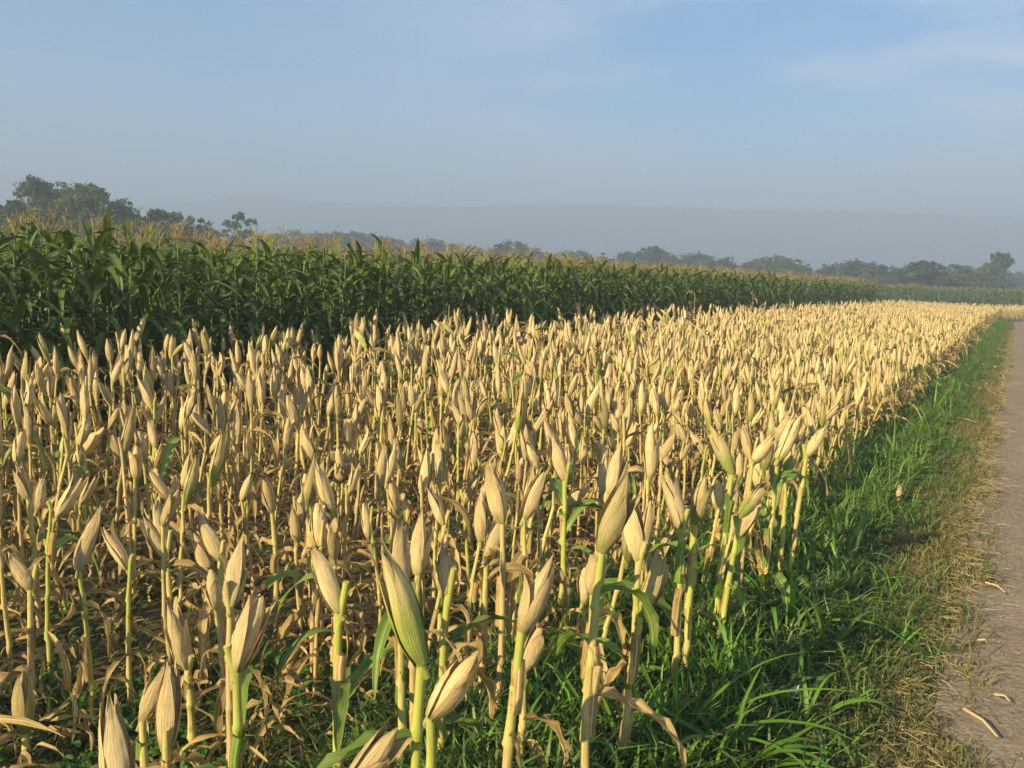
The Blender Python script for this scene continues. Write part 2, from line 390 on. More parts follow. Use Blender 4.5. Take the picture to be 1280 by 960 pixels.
# road centre line: straight, then bends away to the right past u=58
def road_pt(s):
    if s < 56: return np.array([s, -1.49]), np.array([0, 1.])
    a = min((s - 56) / 34., 1.1); R_ = 34.
    e = max(0, (s - 56) - 34 * 1.1)
    p = np.array([56 + R_ * math.sin(a), -1.49 - R_ * (1 - math.cos(a))]) + e * np.array([math.cos(a), -math.sin(a)])
    return p, np.array([math.sin(a), math.cos(a)])
ss = np.concatenate([np.linspace(-12, 12, 161), np.linspace(12.3, 140, 260)])
off = np.linspace(-1.6, 1.9, 28)
P = []; Uv = []
for s in ss:
    p, nrm = road_pt(s)
    jl = .05 * math.sin(s * 5.1) + .04 * math.sin(s * 13 + 1) + .05 * math.sin(s * 1.7 + 2)
    for o in off:
        oo = o
        q = p + nrm * oo; w_ = uv(q[0], q[1]); z = .02 + .035 * (1 - (o / 1.6) ** 2) + .008 * math.sin(s * 2.3 + o * 3) - .018 * math.exp(-((abs(o) - .8) / .22) ** 2)
        P.append((w_.x, w_.y, z)); Uv.append((s, o))
mb = MB(); mb.add(P, grid_faces(len(ss), 28)[:, ::-1], Uv)
tag(link('road', mb.mesh('road', M_road)), kind='structure')

ma, nt = mat('verge_soil'); tc = nt.nodes.new('ShaderNodeTexCoord'); O = tc.outputs['Object']
n1 = noise(nt, O, 3.0, 5, .6); n2 = noise(nt, O, 40, 4, .7)
c = ramp(nt, n2, [(.3, (.07, .058, .024)), (.5, (.14, .115, .05)), (.72, (.24, .19, .10))])
c = mixc(nt, mrange(nt, n1, .45, .6, 0, .7), c, (.055, .08, .022))
finish(nt, c, .95, 0, n2, .8, .02, .1); M_verge = ma
def vz(u, v):
    t = np.clip((v - .1) / 1.5, 0, 1); return .024 + .05 * np.sin(t * math.pi) * (1 + .4 * vnoise(u, v, 2.0)) - .02 * (t > .98)
me = patch_mesh('verge', np.concatenate([np.linspace(-8, 14, 150), np.linspace(14.4, 60, 115)]), np.linspace(.13, 1.6, 22), vz, M_verge)
tag(link('verge', me), kind='structure')

# hills, nearly lost in the haze
ma, nt = mat('hill_woods'); tc = nt.nodes.new('ShaderNodeTexCoord')
finish(nt, ramp(nt, noise(nt, tc.outputs['Object'], .02, 6, .7), [(.35, (.03, .05, .03)), (.65, (.08, .10, .05))]), .95); M_hill = ma
HILL_D = 1500.
xs = np.linspace(-1050, 1900, 240); ds = np.linspace(0, 1, 26)
V = []
for x in xs:
    px = 640 + F * x / HILL_D
    h = min(95, 89 + (px - 640) * .03) + 7 * math.exp(-((px - 355) / 45) ** 2) + .8 * math.sin(px * .021) + .6 * math.sin(px * .07 + 1) + .4 * math.sin(px * .19)
    h -= 10 / (1 + math.exp((px - 170) / 30.))
    h = h / F * HILL_D
    for d in ds:
        z = (h + EYE) * math.sin(min(1, d * 1.25) * math.pi * .5) ** .8 if d < .8 else (h + EYE) * (1 - (d - .8) * 2)
        V.append((x * (1 + .15 * d), HILL_D - 280 + 350 * d + 25 * math.sin(x * .013 + d * 4), z - 1 + 5 * math.sin(x * .03) * math.sin(d * 9) * d * (1 - d)))
mb = MB(); mb.add(V, grid_faces(len(xs), len(ds)), np.zeros((len(V), 2)))
tag(link('hills', mb.mesh('hills', M_hill)), kind='structure')

HAZE = 0.0023
ma, nt = mat('haze_air'); pv = nt.nodes.new('ShaderNodeVolumePrincipled'); o = nt.nodes.new('ShaderNodeOutputMaterial')
pv.inputs['Color'].default_value = (.52, .635, .80, 1); pv.inputs['Density'].default_value = HAZE; pv.inputs['Anisotropy'].default_value = 0.0
nt.links.new(pv.outputs[0], o.inputs['Volume']); M_haze = ma
me = bpy.data.meshes.new('haze'); hx, hy0, hy1, hz = 2300, -60, 1650, 146
vv = [(-hx, hy0, -1.2), (hx, hy0, -1.2), (hx, hy1, -1.2), (-hx, hy1, -1.2), (-hx, hy0, hz), (hx, hy0, hz), (hx, hy1, hz), (-hx, hy1, hz)]
me.from_pydata(vv, [], [(0, 3, 2, 1), (4, 5, 6, 7), (0, 1, 5, 4), (1, 2, 6, 5), (2, 3, 7, 6), (3, 0, 4, 7)]); me.materials.append(M_haze)
tag(link('haze', me), kind='stuff')
# the ground sheet has to lie inside the haze box: trim it
gme = bpy.data.objects['ground'].data
for v_ in gme.vertices:
    v_.co.x = max(-hx + 5, min(hx - 5, v_.co.x)); v_.co.y = max(hy0 + 5, min(hy1 - 5, v_.co.y))

# ------------------------------------------------------------------ scatter as one object (stuff) through geometry nodes
def scatter(name, meshes, P, rot, scl, idx, label=None, cat=None, kind='stuff'):
    vc = bpy.data.collections.new(name + '_kinds')
    for i, me in enumerate(meshes):
        o = bpy.data.objects.new('%s_kind_%02d' % (name, i), me); vc.objects.link(o)
    pm = bpy.data.meshes.new(name); n = len(P)
    pm.vertices.add(n); pm.vertices.foreach_set('co', np.asarray(P, float).ravel())
    for nm, ty, d, key in (('rot', 'FLOAT_VECTOR', rot, 'vector'), ('scl', 'FLOAT', scl, 'value'), ('idx', 'INT', idx, 'value')):
        a = pm.attributes.new(nm, ty, 'POINT'); a.data.foreach_set(key, np.asarray(d).ravel())
    ob = link(name, pm)
    g = bpy.data.node_groups.new(name, 'GeometryNodeTree')
    g.interface.new_socket('Geometry', in_out='INPUT', socket_type='NodeSocketGeometry'); g.interface.new_socket('Geometry', in_out='OUTPUT', socket_type='NodeSocketGeometry')
    gi = g.nodes.new('NodeGroupInput'); go = g.nodes.new('NodeGroupOutput'); ip = g.nodes.new('GeometryNodeInstanceOnPoints')
    ci = g.nodes.new('GeometryNodeCollectionInfo'); ci.inputs[0].default_value = vc; ci.inputs[1].default_value = True; ci.inputs[2].default_value = True
    def na(nm, ty):
        q = g.nodes.new('GeometryNodeInputNamedAttribute'); q.data_type = ty; q.inputs[0].default_value = nm; return q.outputs[0]
    g.links.new(gi.outputs[0], ip.inputs['Points']); g.links.new(ci.outputs[0], ip.inputs['Instance']); ip.inputs['Pick Instance'].default_value = True
    g.links.new(na('idx', 'INT'), ip.inputs['Instance Index']); g.links.new(na('rot', 'FLOAT_VECTOR'), ip.inputs['Rotation']); g.links.new(na('scl', 'FLOAT'), ip.inputs['Scale'])
    g.links.new(ip.outputs[0], go.inputs[0])
    md = ob.modifiers.new('scatter', 'NODES'); md.node_group = g
    tag(ob, label, cat, kind=kind); return ob

# ------------------------------------------------------------------ ripe maize: kinds
rs = np.random.default_rng(11)
EARS = []
for i in range(20):
    g = i in (3, 14)
    mbx, tip = ear_mb(rs, ln=rs.uniform(.15, .235), rad=rs.uniform(.0175, .0235), bend=rs.uniform(0, .03))
    EARS.append((mbx, mbx.mesh('ear_husk_%d' % i, M_huskg if g else M_husk), tip, g))
EARS_LO = []
for i in range(8):
    mbx, tip = ear_mb(rs, ln=rs.uniform(.15, .225), rad=rs.uniform(.0175, .0235), seg=9, rings=8, shells=1, bend=rs.uniform(0, .02)); EARS_LO.append((mbx, tip))
DRY = []
for i in range(16):
    mbx = leaf_mb(rs, 0, rs.uniform(-.1, 1.0), rs.uniform(.22, .48), rs.uniform(.016, .042), rs.uniform(2.6, 7), 10, rs.uniform(-3.2, 3.2), .12, rs.uniform(.4, 1.1), 4, .5)
    DRY.append((mbx, mbx.mesh('dry_leaf_%d' % i, M_dryleaf)))
GRN = []
for i in range(6):
    mbx = leaf_mb(rs, 0, rs.uniform(.2, 1.1), rs.uniform(.3, .5), rs.uniform(.04, .06), rs.uniform(1.5, 4.5), 10, rs.uniform(-1.2, 1.2), .06, rs.uniform(.3, .7), 4, .2)
    GRN.append((mbx, mbx.mesh('green_leaf_%d' % i, M_grnleaf)))

def recipe(rs, lo=False, hand=None):
    """parts of one ripe plant: list of (name, mb, material, matrix, extra)"""
    H = rs.uniform(.50, .72)
    lean = rs.uniform(0, .07) if rs.random() < .85 else rs.uniform(.12, .3); la = rs.uniform(0, 6.28)
    top = np.array([math.cos(la) * lean, math.sin(la) * lean, H])
    parts = []
    fresh = rs.random() < .22
    st = stalk_mb(rs, (0, 0, -.03), top, rs.uniform(.008, .011), rs.uniform(.0065, .0085), 5 if lo else 7, 3 if lo else None)
    parts.append(('stalk', st, M_stalkg if fresh else M_stalk, Matrix()))
    ea = rs.uniform(0, 6.28); tl = abs(rs.normal(.2, .24))
    off = rs.random() < .65
    side = np.array([math.sin(tl + .25) * math.cos(ea), math.sin(tl + .25) * math.sin(ea), 0]) * .03 * off
    E = Matrix.Translation(top + side - np.array([0, 0, rs.uniform(.02, .09) * off])) @ Euler((0, min(tl, .95), ea)).to_matrix().to_4x4() @ Matrix.Rotation(rs.uniform(0, 6), 4, 'Z')
    k = int(rs.integers(0, len(EARS_LO) if lo else len(EARS)))
    if lo: parts.append(('ear', EARS_LO[k][0], M_husk if rs.random() > .15 else M_huskg, E))
    else:
        parts.append(('ear', k, None, E))
        if rs.random() < .38: parts.append(('silk', silk_mb(rs, EARS[k][2], 12, .75), M_silk, None))
    # cut top of the stalk going on beside the ear
    if off:
        a = ea + math.pi; s = MB(); e = top + np.array([math.cos(a) * .01, math.sin(a) * .01, rs.uniform(.01, .10)])
        tube(s, [top - [0, 0, .01], (top + e) / 2, e], [.0075, .0068, .006], 5 if lo else 7, 0, .8, 1); parts.append(('cut_stem', s, M_stalkg if fresh else M_stalk, Matrix()))
    # dry leaf sheath still clasping the stalk
    for q in range(int(rs.integers(0, 3))):
        t0 = rs.uniform(.1, .75); s = MB(); a = rs.uniform(0, 6.28)
        c0, c1 = top * t0, top * min(.97, t0 + rs.uniform(.12, .22))
        tube(s, [c0, c0 * .7 + c1 * .3, c0 * .3 + c1 * .7 + np.array([math.cos(a), math.sin(a), 0]) * .003, c1 + np.array([math.cos(a), math.sin(a), 0]) * .009], [.0092, .0112, .0105, .0108], 6, 0, cap=False); parts.append(('leaf_sheath', s, M_dryleaf, Matrix()))
    if rs.random() < .14:  # second ear lower down
        a = ea + rs.uniform(2, 4); E2 = Matrix.Translation(top * .8) @ Euler((0, rs.uniform(.15, .5), a)).to_matrix().to_4x4() @ Matrix.Scale(rs.uniform(.7, .9), 4)
        k2 = int(rs.integers(0, len(EARS_LO) if lo else len(EARS)))
        parts.append(('ear', EARS_LO[k2][0] if lo else k2, M_husk if lo else None, E2))
    nl = int(rs.integers(1, 4))
    for q in range(nl):
        t = rs.uniform(.15, .95); az = rs.uniform(0, 6.28)
        g = rs.random() < (.10 if not fresh else .3) and t > .4
        src = GRN if g else DRY; kk = int(rs.integers(0, len(src)))
        Mx = Matrix.Translation(top * t) @ Matrix.Rotation(az, 4, 'Z') @ Matrix.Scale(rs.uniform(.7, 1.15), 4)
        parts.append(('leaf', src[kk] if not lo else src[kk][0], M_grnleaf if g else M_dryleaf, Mx))
    return parts
def build_plant(parts, name='maize_plant'):
    root = empty(name); ear = None
    for nm, mbx, mt, Mx in parts:
        if nm == 'ear': me = EARS[mbx][1]
        elif nm == 'leaf': me = mbx[1]
        else: me = mbx.mesh(nm, mt)
        if nm == 'silk': o = link('silk', me, ear, Matrix()); kid(ear, o)
        else: o = link(nm, me, root, Mx); kid(root, o)
        if nm == 'ear': ear = o
    return root
def joined(parts, name):
    mb = MB(); mats = [M_husk, M_huskg, M_stalk, M_stalkg, M_dryleaf, M_grnleaf]
    for nm, mbx, mt, Mx in parts: mb.join(mbx, Mx, mats.index(mt))
    return mb.mesh(name, mats)

RIPE_V0, RIPE_V1 = 1.22, 7.35
GREEN_V0 = 7.9
# positions of all ripe plants
pos = []
nrow = 14; rows = np.linspace(RIPE_V0, RIPE_V1, nrow)
u = -6.0
r2 = np.random.default_rng(5)
for ri, v in enumerate(rows):
    u = -8.0 + r2.uniform(0, .2)
    while u < 64:
        u += r2.uniform(.09, .19)
        if r2.random() < .06: continue
        pos.append((u + r2.normal(0, .02), v + r2.normal(0, .06), ri))
# far block across the end of the road
for v in np.arange(-34, 1.2, .75):
    uu = 0
    u = 66 + max(0, (-v - 4)) * .35
    u_end = 92
    while u < u_end:
        u += r2.uniform(.2, .34); pos.append((u, v + r2.uniform(-.4, .4), 99))
for v in np.arange(1.2, 7.4, .62):
    u = 64
    while u < 84:
        u += r2.uniform(.16, .28); pos.append((u, v + r2.normal(0, .06), 99))
pts = []
for (u, v, ri) in pos:
    p = uv(u, v)
    if inview(p.x, p.y, 1.5, .8): pts.append((p.x, p.y, u, v, ri))

# ---- the plants nearest the camera, one by one: ear base px, ear tip px, depth, green ear?, silk?, fresh stalk?, foot px x offset, label
HAND = [
 (152, 1012, 127, 875, 1.72, 0, 0, 0, 0, 'pointed beige maize ear rising at the bottom edge, left of the paired ears'),
 (208, 938, 203, 838, 2.15, 0, 0, 0, 4, 'upright ear with a smaller ear crossing behind it, low in the weedy corner'),
 (178, 900, 200, 848, 2.25, 0, 0, 0, -6, 'small frayed ear tilted right against the upright ear beside it'),
 (30, 915, 33, 835, 2.7, 1, 0, 0, 0, 'short plant with greenish ear standing alone over weeds at the left edge'),
 (296, 838, 326, 734, 2.0, 0, 1, 1, -6, 'big stout ear tilted right with dark brown silk on a yellow green stalk'),
 (288, 758, 300, 674, 2.55, 0, 0, 0, 4, 'ear standing just above and behind the big silk-tipped ear'),
 (234, 836, 209, 754, 2.75, 0, 0, 0, 4, 'ear tilted left with a narrow drawn-out tip above a bent dry leaf'),
 (424, 764, 384, 690, 2.55, 0, 1, 1, 6, 'pale ear leaning left from a bright yellow stalk with green leaves'),
 (527, 830, 466, 694, 1.72, 1, 0, 1, 4, 'largest green-streaked ear leaning left on a thick lime stalk'),
 (538, 896, 600, 806, 1.95, 0, 0, 1, 4, 'plump cream ear leaning right over the lime green stalk'),
 (436, 990, 496, 900, 1.62, 0, 0, 0, -4, 'cream ear cut by the bottom edge, tilted right'),
 (500, 735, 502, 652, 2.5, 0, 0, 0, 4, 'broad pale ear of the close pair in the middle of the near plants'),
 (523, 718, 527, 640, 2.6, 0, 0, 0, 4, 'slimmer rear ear of the close pair, touching the broad one'),
 (652, 788, 690, 690, 2.15, 0, 0, 1, -14, 'long ear tilted right, its lower half shaded, on a bent yellow stalk'),
 (655, 836, 684, 782, 2.5, 0, 1, 0, -4, 'small cream ear with blackish silk below the long shaded ear'),
 (742, 742, 740, 682, 2.45, 0, 0, 1, -14, 'blunt reddish brown ear on a stout green stalk standing in the grass'),
 (752, 690, 778, 590, 2.3, 1, 0, 1, -8, 'tall ear tilted right with green streaked base behind the blunt brown ear'),
 (798, 700, 786, 625, 2.5, 0, 0, 0, -6, 'brownish grey ear hanging beside a fresh green stub near the verge'),
 (800, 770, 830, 695, 2.5, 1, 0, 1, -16, 'ear with torn open husk over a bright green base at the verge'),
 (852, 660, 842, 588, 3.0, 0, 0, 1, -4, 'long-stalked ear leaning slightly left, second from the open-husk ear'),
 (915, 592, 888, 532, 3.5, 1, 0, 1, -10, 'ear tilted left with lime lower half at the right field edge'),
 (868, 655, 880, 595, 3.1, 1, 0, 1, -4, 'shaded olive ear held upright beside the leaning long-stalked ear'),
 (940, 578, 966, 545, 3.9, 0, 0, 0, -6, 'short ear tilted right between two taller field edge ears'),
 (972, 575, 1006, 516, 3.9, 0, 0, 1, -10, 'long two-tone ear leaning right over the verge grass'),
 (982, 592, 1000, 556, 4.1, 1, 0, 1, -6, 'lime green ear leaning right under the long two-tone ear'),
 (1008, 570, 1030, 532, 4.4, 0, 0, 1, -8, 'pale ear leaning right, first past the lime green ear'),
 (925, 645, 958, 605, 3.4, 1, 1, 1, -20, 'broken-topped ear with brown silk spreading over the verge'),
 (608, 696, 634, 645, 3.0, 0, 0, 0, -4, 'cream ear tilted right on a long thin bent stalk'),
 (628, 652, 612, 572, 2.9, 0, 0, 0, 0, 'tall cream ear standing above the ear with a bent thin stalk'),
 (655, 648, 682, 590, 3.2, 0, 0, 0, -2, 'cream ear leaning right next to the tallest mid-field ear'),
 (560, 742, 555, 690, 2.6, 0, 0, 1, 2, 'slender ear clasped to a bright green stalk with a silk ball beside it'),
 (208, 690, 190, 628, 3.3, 0, 0, 0, 2, 'ear tilted left over bare stalks, left of the leafy pair'),
 (275, 700, 252, 638, 3.2, 0, 0, 0, 4, 'round-bellied ear tilted left beside a narrow dry one'),
 (262, 718, 245, 665, 3.4, 0, 0, 0, 2, 'narrow brown ear tucked under the round-bellied ear'),
 (415, 640, 395, 582, 3.3, 0, 0, 0, 2, 'ear tilted left in front of the thin green stemmed plant'),
 (340, 640, 333, 590, 3.8, 0, 1, 0, 2, 'upright ear with dusty silk on a straight yellow stalk'),
 (35, 622, 22, 580, 3.6, 0, 0, 0, 4, 'white ear tilted left by the frame edge below the far cluster'),
 (38, 735, 18, 690, 3.0, 0, 0, 0, 4, 'brown tinged ear leaning left under a dead leaf by the frame edge'),
 (392, 690, 392, 640, 3.4, 0, 0, 0, 0, 'greyish ear tucked behind the pale left-leaning ear'),
 (555, 655, 537, 612, 3.5, 0, 0, 0, 0, 'thin ear leaning left with a twisted tip'),
 (706, 600, 690, 546, 3.9, 0, 0, 1, 2, 'ear tilted left beside the broken green leaf'),
 (762, 618, 784, 560, 3.4, 0, 0, 1, -4, 'ear tilted right with pale tip, just left of the open green stub'),
]
handxy = []
rh = np.random.default_rng(21)
for i, (xb, yb, xt, yt, dp, g, sk, fr, fo, lab) in enumerate(HAND):
    b = at(xb, yb, dp); t = at(xt, yt, dp)
    ax = (t - b); ln = ax.length; ax = (ax + fw * rh.uniform(-.25, .25) * ln); ln = max(.15, min(.30, ax.length))
    foot = Vector((b.x + fo / F * dp, b.y + rh.uniform(-.03, .03), 0))
    handxy.append((foot.x, foot.y)); handxy.append((b.x, b.y))
    root = empty('maize_plant', foot)
    tag(root, lab, 'maize plant', 'ripe maize plants in the cut field')
    bl = b - foot
    thick = 1.2 if dp < 2.9 else 1.1
    rr = rh.uniform(.0105, .0125) * (1.12 if fr else 1.0) * thick
    st = link('stalk', stalk_mb(rh, (0, 0, -.04), bl, rr, rr * .72, 12, None, .015).mesh('stalk', M_stalkg if fr else M_stalk), root)
    wide = (yb - yt) and ln
    mbx, tip = ear_mb(rh, ln, rh.uniform(.0245, .0285) * (ln / .25) ** .6, 36, 22, 4, rh.uniform(0, .02))
    Mx = Matrix.Translation(bl) @ ax.to_track_quat('Z', 'X').to_matrix().to_4x4()
    ear = link('ear', mbx.mesh('ear', M_huskg if g else M_husk), root, Mx)
    if sk: link('silk', silk_mb(rh, tip, 34, 1.05).mesh('silk', M_silk), ear, Matrix())
    # cut stem beside the ear
    if rh.random() < .55:
        a = math.atan2(ax.y, ax.x) + math.pi + rh.uniform(-.5, .5); s = MB(); q0 = np.array(bl); q1 = q0 + [math.cos(a) * .010, math.sin(a) * .010, .02]; q2 = q1 + [math.cos(a) * .012, math.sin(a) * .012, rh.uniform(.03, .08)]
        tube(s, [q0 - [0, 0, .04], q1, q2], [rr * .7, rr * .66, rr * .6], 10, 0, .85, 1); link('cut_stem', s.mesh('cut_stem', M_stalkg if fr else M_stalk), root)
    for q in range(int(rh.integers(1, 3))):
        t0 = rh.uniform(.35, .75); sm = MB(); a = rh.uniform(0, 6.28); c0, c1 = np.array(bl) * t0, np.array(bl) * min(.97, t0 + rh.uniform(.14, .24)); dv = np.array([math.cos(a), math.sin(a), 0])
        tube(sm, [c0, c0 * .7 + c1 * .3, c0 * .3 + c1 * .7 + dv * .002, c1 + dv * .010], np.array([.98, 1.10, 1.06, 1.10]) * rr, 12, 0, cap=False); link('leaf_sheath', sm.mesh('leaf_sheath', M_dryleaf if rh.random() < .6 else M_grnleaf), root)
    for q in range(int(rh.integers(1, 4))):
        tt = rh.uniform(.2, .9); az = rh.uniform(0, 6.28); gg = rh.random() < (.7 if fr else .2)
        if gg: lm = leaf_mb(rh, 0, rh.uniform(.3, 1.2), rh.uniform(.28, .5), rh.uniform(.045, .068), rh.uniform(1.5, 5), 14, rh.uniform(-1, 1), .05, .5, 5, .25).mesh('leaf', M_grnleaf)
        else: lm = leaf_mb(rh, 0, rh.uniform(-.3, .9), rh.uniform(.2, .45), rh.uniform(.020, .045), rh.uniform(3, 7), 16, rh.uniform(-3.2, 3.2), .13, rh.uniform(.4, 1.1), 5, .6).mesh('leaf', M_dryleaf)
        lf = link('leaf', lm, root, Matrix.Translation(bl * tt) @ Matrix.Rotation(az, 4, 'Z'))
        if gg: lf['label'] = 'green leaf still fresh'
hxy = np.array(handxy)
pts.sort(key=lambda p: math.hypot(p[0], p[1]))
indiv = []; rest = []
r3 = np.random.default_rng(3)
NI = 300 - len(HAND)
def ok_near(p):
    d = math.hypot(p[0], p[1])
    if d < 2.75: return False
    if p[1] < 2.2: return False
    if np.min(np.hypot(hxy[:, 0] - p[0], hxy[:, 1] - p[1])) < .11: return False
    if d < 4.0 and r3.random() < .22: return False
    return True
for p in pts:
    if not ok_near(p): continue
    if len(indiv) < NI and inview(p[0], p[1], .05): indiv.append(p)
    else: rest.append(p)
NK = 26; kinds = []; KF = []
for i in range(NK):
    rc = recipe(rs); kinds.append(build_plant(rc))
    names = [q[0] for q in rc]; ears = [q for q in rc if q[0] == 'ear']; E0 = ears[0][3].to_3x3() @ Vector((0, 0, 1))
    fl = []
    fl.append('two ears' if len(ears) > 1 else ('a green streaked ear' if EARS[ears[0][1]][3] else ('a sharply tilted ear' if E0.z < .93 else ('a slightly tilted ear' if E0.z < .985 else 'an upright ear'))))
    if 'silk' in names: fl.append('brown silk')
    if any(q[0] == 'leaf' and q[2] is M_grnleaf for q in rc): fl.append('a green leaf')
    elif 'cut_stem' in names: fl.append('a cut stem')
    fl = fl[:2]; KF.append(' and '.join(fl))
used = set()
GR = 'ripe maize plants in the cut field'
ordn = ['first', 'second', 'third', 'fourth', 'fifth', 'sixth', 'seventh', 'eighth', 'ninth', 'tenth', 'eleventh']
for i, p in enumerate(indiv):
    k = i % NK if i < NK else int(r3.integers(0, NK))
    o = kinds[k] if i < NK else copy_tree(kinds[k])
    edge = p[3] < 1.8
    o.location = (p[0], p[1], 0); s = r3.uniform(.86, 1.12); gz = .97 if edge else 1 + .075 * max(0, min(3.4, p[3] - 3.2))
    o.scale = (s * gz ** .3, s * gz ** .3, s * gz * r3.uniform(.95, 1.05)); o.rotation_euler = (r3.normal(0, .035), r3.normal(0, .035), r3.uniform(0, 6.28))
    if edge: o.rotation_euler = (r3.normal(0, .04), r3.uniform(.0, .14), r3.choice([0, .3, -.3]))
    where = 'beside the grass verge' if edge else ('before the green wall' if p[3] > 6.2 else ('near the verge side' if p[3] < 3.4 else 'amid dense rows'))
    band = 'nearer ' if math.hypot(p[0], p[1]) < 5.2 else ''
    lb = band + 'maize plant with ' + KF[k] + ' ' + where
    tag(o, lb, 'maize plant', GR)
# the rest of the ripe plants, as one mass
lo = [joined(recipe(rs, True), 'ripe_kind') for i in range(24)]
n = len(rest)
RP = np.array([(p[0], p[1], 0) for p in rest]); edge = np.array([p[3] < 1.8 for p in rest])
rot = np.stack([r3.normal(0, .04, n), r3.normal(0, .04, n) + edge * .08, r3.uniform(0, 6.28, n)], -1)
dd = np.hypot(RP[:, 0], RP[:, 1])
scatter('ripe_maize', lo, RP, rot, r3.uniform(.86, 1.16, n) * np.array([1 + .06 * max(0, min(3.4, p[3] - 3.2)) * (p[4] != 99) for p in rest]), r3.integers(0, 24, n), 'far rows of ripe beige maize running to the end of the field', 'maize field')

# ------------------------------------------------------------------ green maize
def green_parts(rs, nleaf, H=1.72, seg=9, tseg=4, cols=3):
    st = stalk_mb(rs, (0, 0, -.03), (rs.uniform(-.05, .05), rs.uniform(-.05, .05), H), .0125, .006, 6, 6, .02)
    az0 = rs.uniform(0, 6.28); leaves = []
    for q in range(nleaf):
        t = .20 + .79 * (q + rs.uniform(-.2, .2)) / nleaf; az = az0 + math.pi * q + rs.uniform(-.6, .6)
        ln = (.52 + .33 * math.sin(t * math.pi)) * rs.uniform(.85, 1.1) * (.75 if t > .85 else 1)
        el = rs.uniform(.75, 1.2) if t > .6 else rs.uniform(.5, 1.0)
        lf = leaf_mb(rs, az, el, ln, rs.uniform(.062, .088), rs.uniform(1.9, 3.6) if t < .85 else rs.uniform(1.0, 2.6), seg, rs.uniform(-.7, .7), .05, .35, cols, .18)
        leaves.append((lf, np.array([0, 0, H * t])))
    ts = MB(); top = np.array([0, 0, H]); tube(ts, [top - [0, 0, .03], top + [0, 0, .12], top + [.0, .0, .21]], [.004, .003, .0015], 4, 0, cap=False)
    for q in range(tseg):
        a = rs.uniform(0, 6.28); z0 = rs.uniform(.0, .10); e = rs.uniform(.06, .12); b = top + [0, 0, z0]
        tube(ts, [b, b + [math.cos(a) * e * .5, math.sin(a) * e * .5, .09], b + [math.cos(a) * e, math.sin(a) * e, rs.uniform(.07, .13)]], [.003, .0035, .002], 4, 0, cap=False)
    return st, leaves, ts
rg = np.random.default_rng(31)
gpos = []
u_ = 0
for v in np.arange(GREEN_V0, 70, .7):
    dens = .17 if v < 11 else (.24 if v < 20 else .36)
    u = -12 + rg.uniform(0, .3)
    while u < 59 + .15 * (v - 7):
        u += rg.uniform(.7, 1.3) * dens * (1.15 if u < 30 else 1.5)
        p = uv(u, v + rg.normal(0, .05))
        if inview(p.x, p.y, 3.0, 3): gpos.append((p.x, p.y, u, v))
front = [g for g in gpos if g[3] < GREEN_V0 + .35 + .7 * 1 and inview(g[0], g[1], .1)]
front.sort(key=lambda g: math.hypot(g[0], g[1]))
fi = front[:300]; fs = set((g[0], g[1]) for g in fi); grest = [g for g in gpos if (g[0], g[1]) not in fs]
GG = 'tall green maize plants along the front of the field'
gk_full = []; gk_lite = []
for i in range(10):
    st, lv, ts = green_parts(rg, int(rg.integers(9, 12)))
    root = empty('green_maize_plant')
    kid(root, link('stalk', st.mesh('stalk', M_cstalk), root))
    for lf, z in lv: kid(root, link('leaf', lf.mesh('leaf', M_corn), root, Matrix.Translation(z)))
    kid(root, link('tassel', ts.mesh('tassel', M_tassel), root)); gk_full.append(root)
for i in range(12):
    st, lv, ts = green_parts(rg, int(rg.integers(9, 12)))
    root = empty('green_maize_plant')
    kid(root, link('stalk', st.mesh('stalk', M_cstalk), root))
    fo = MB(); [fo.join(lf, Matrix.Translation(z)) for lf, z in lv]
    kid(root, link('leaves', fo.mesh('leaves', M_corn), root))
    kid(root, link('tassel', ts.mesh('tassel', M_tassel), root)); gk_lite.append(root)
nf = nl_ = 0
for i, g in enumerate(fi):
    if i < 60: src = gk_full; first = nf < len(src); k = nf if first else int(rg.integers(0, len(src))); nf += 1
    else: src = gk_lite; first = nl_ < len(src); k = nl_ if first else int(rg.integers(0, len(src))); nl_ += 1
    o = src[k] if first else copy_tree(src[k])
    o.location = (g[0], g[1], 0); s = rg.uniform(.95, 1.06) * (1.05 + .11 * min(1, max(0, g[2] / 58))); o.scale = (s, s, s); o.rotation_euler = (rg.normal(0, .03), rg.normal(0, .03), rg.uniform(0, 6.28))
    zone = 'at the left, nearest stretch of the wall' if g[2] < 9 else ('in the middle stretch of the wall' if g[2] < 20 else 'in the far stretch of the wall')
    tag(o, 'tall green maize plant, %s, %s' % ('outer row' if g[3] < GREEN_V0 + .35 else 'second row', zone), 'maize plant', GG)
mats = [M_cstalk, M_corn, M_tassel]
gl = []
for i in range(16):
    st, lv, ts = green_parts(rg, int(rg.integers(8, 11)), seg=7, tseg=6); mb = MB(); mb.join(st, None, 0); [mb.join(lf, Matrix.Translation(z), 1) for lf, z in lv]; mb.join(ts, None, 2); gl.append(mb.mesh('green_kind', mats))
def green_scatter(name, G, label):
    n = len(G); P = np.array([(g[0], g[1], 0) for g in G])
    rot = np.stack([rg.normal(0, .04, n), rg.normal(0, .04, n), rg.uniform(0, 6.28, n)], -1)
    scatter(name, gl, P, rot, rg.uniform(.92, 1.1, n) * np.array([1.05 + .11 * min(1, max(0, (g[0] * D.x + g[1] * D.y) / 58)) for g in G]), rg.integers(0, 16, n), label, 'maize field')
green_scatter('green_maize', grest, 'inner rows of green tasselled maize behind the front rows')
G2 = []
for u in np.arange(93, 150, .9):
    v = -75.0
    while v < 30:
        v += rg.uniform(.3, .7) * (1 if u < 97 else 1.8)
        p = uv(u + rg.normal(0, .1) + max(0, -v) * .12, v)
        if v > 6 and u < 96: pass
        if inview(p.x, p.y, 4): G2.append((p.x, p.y))
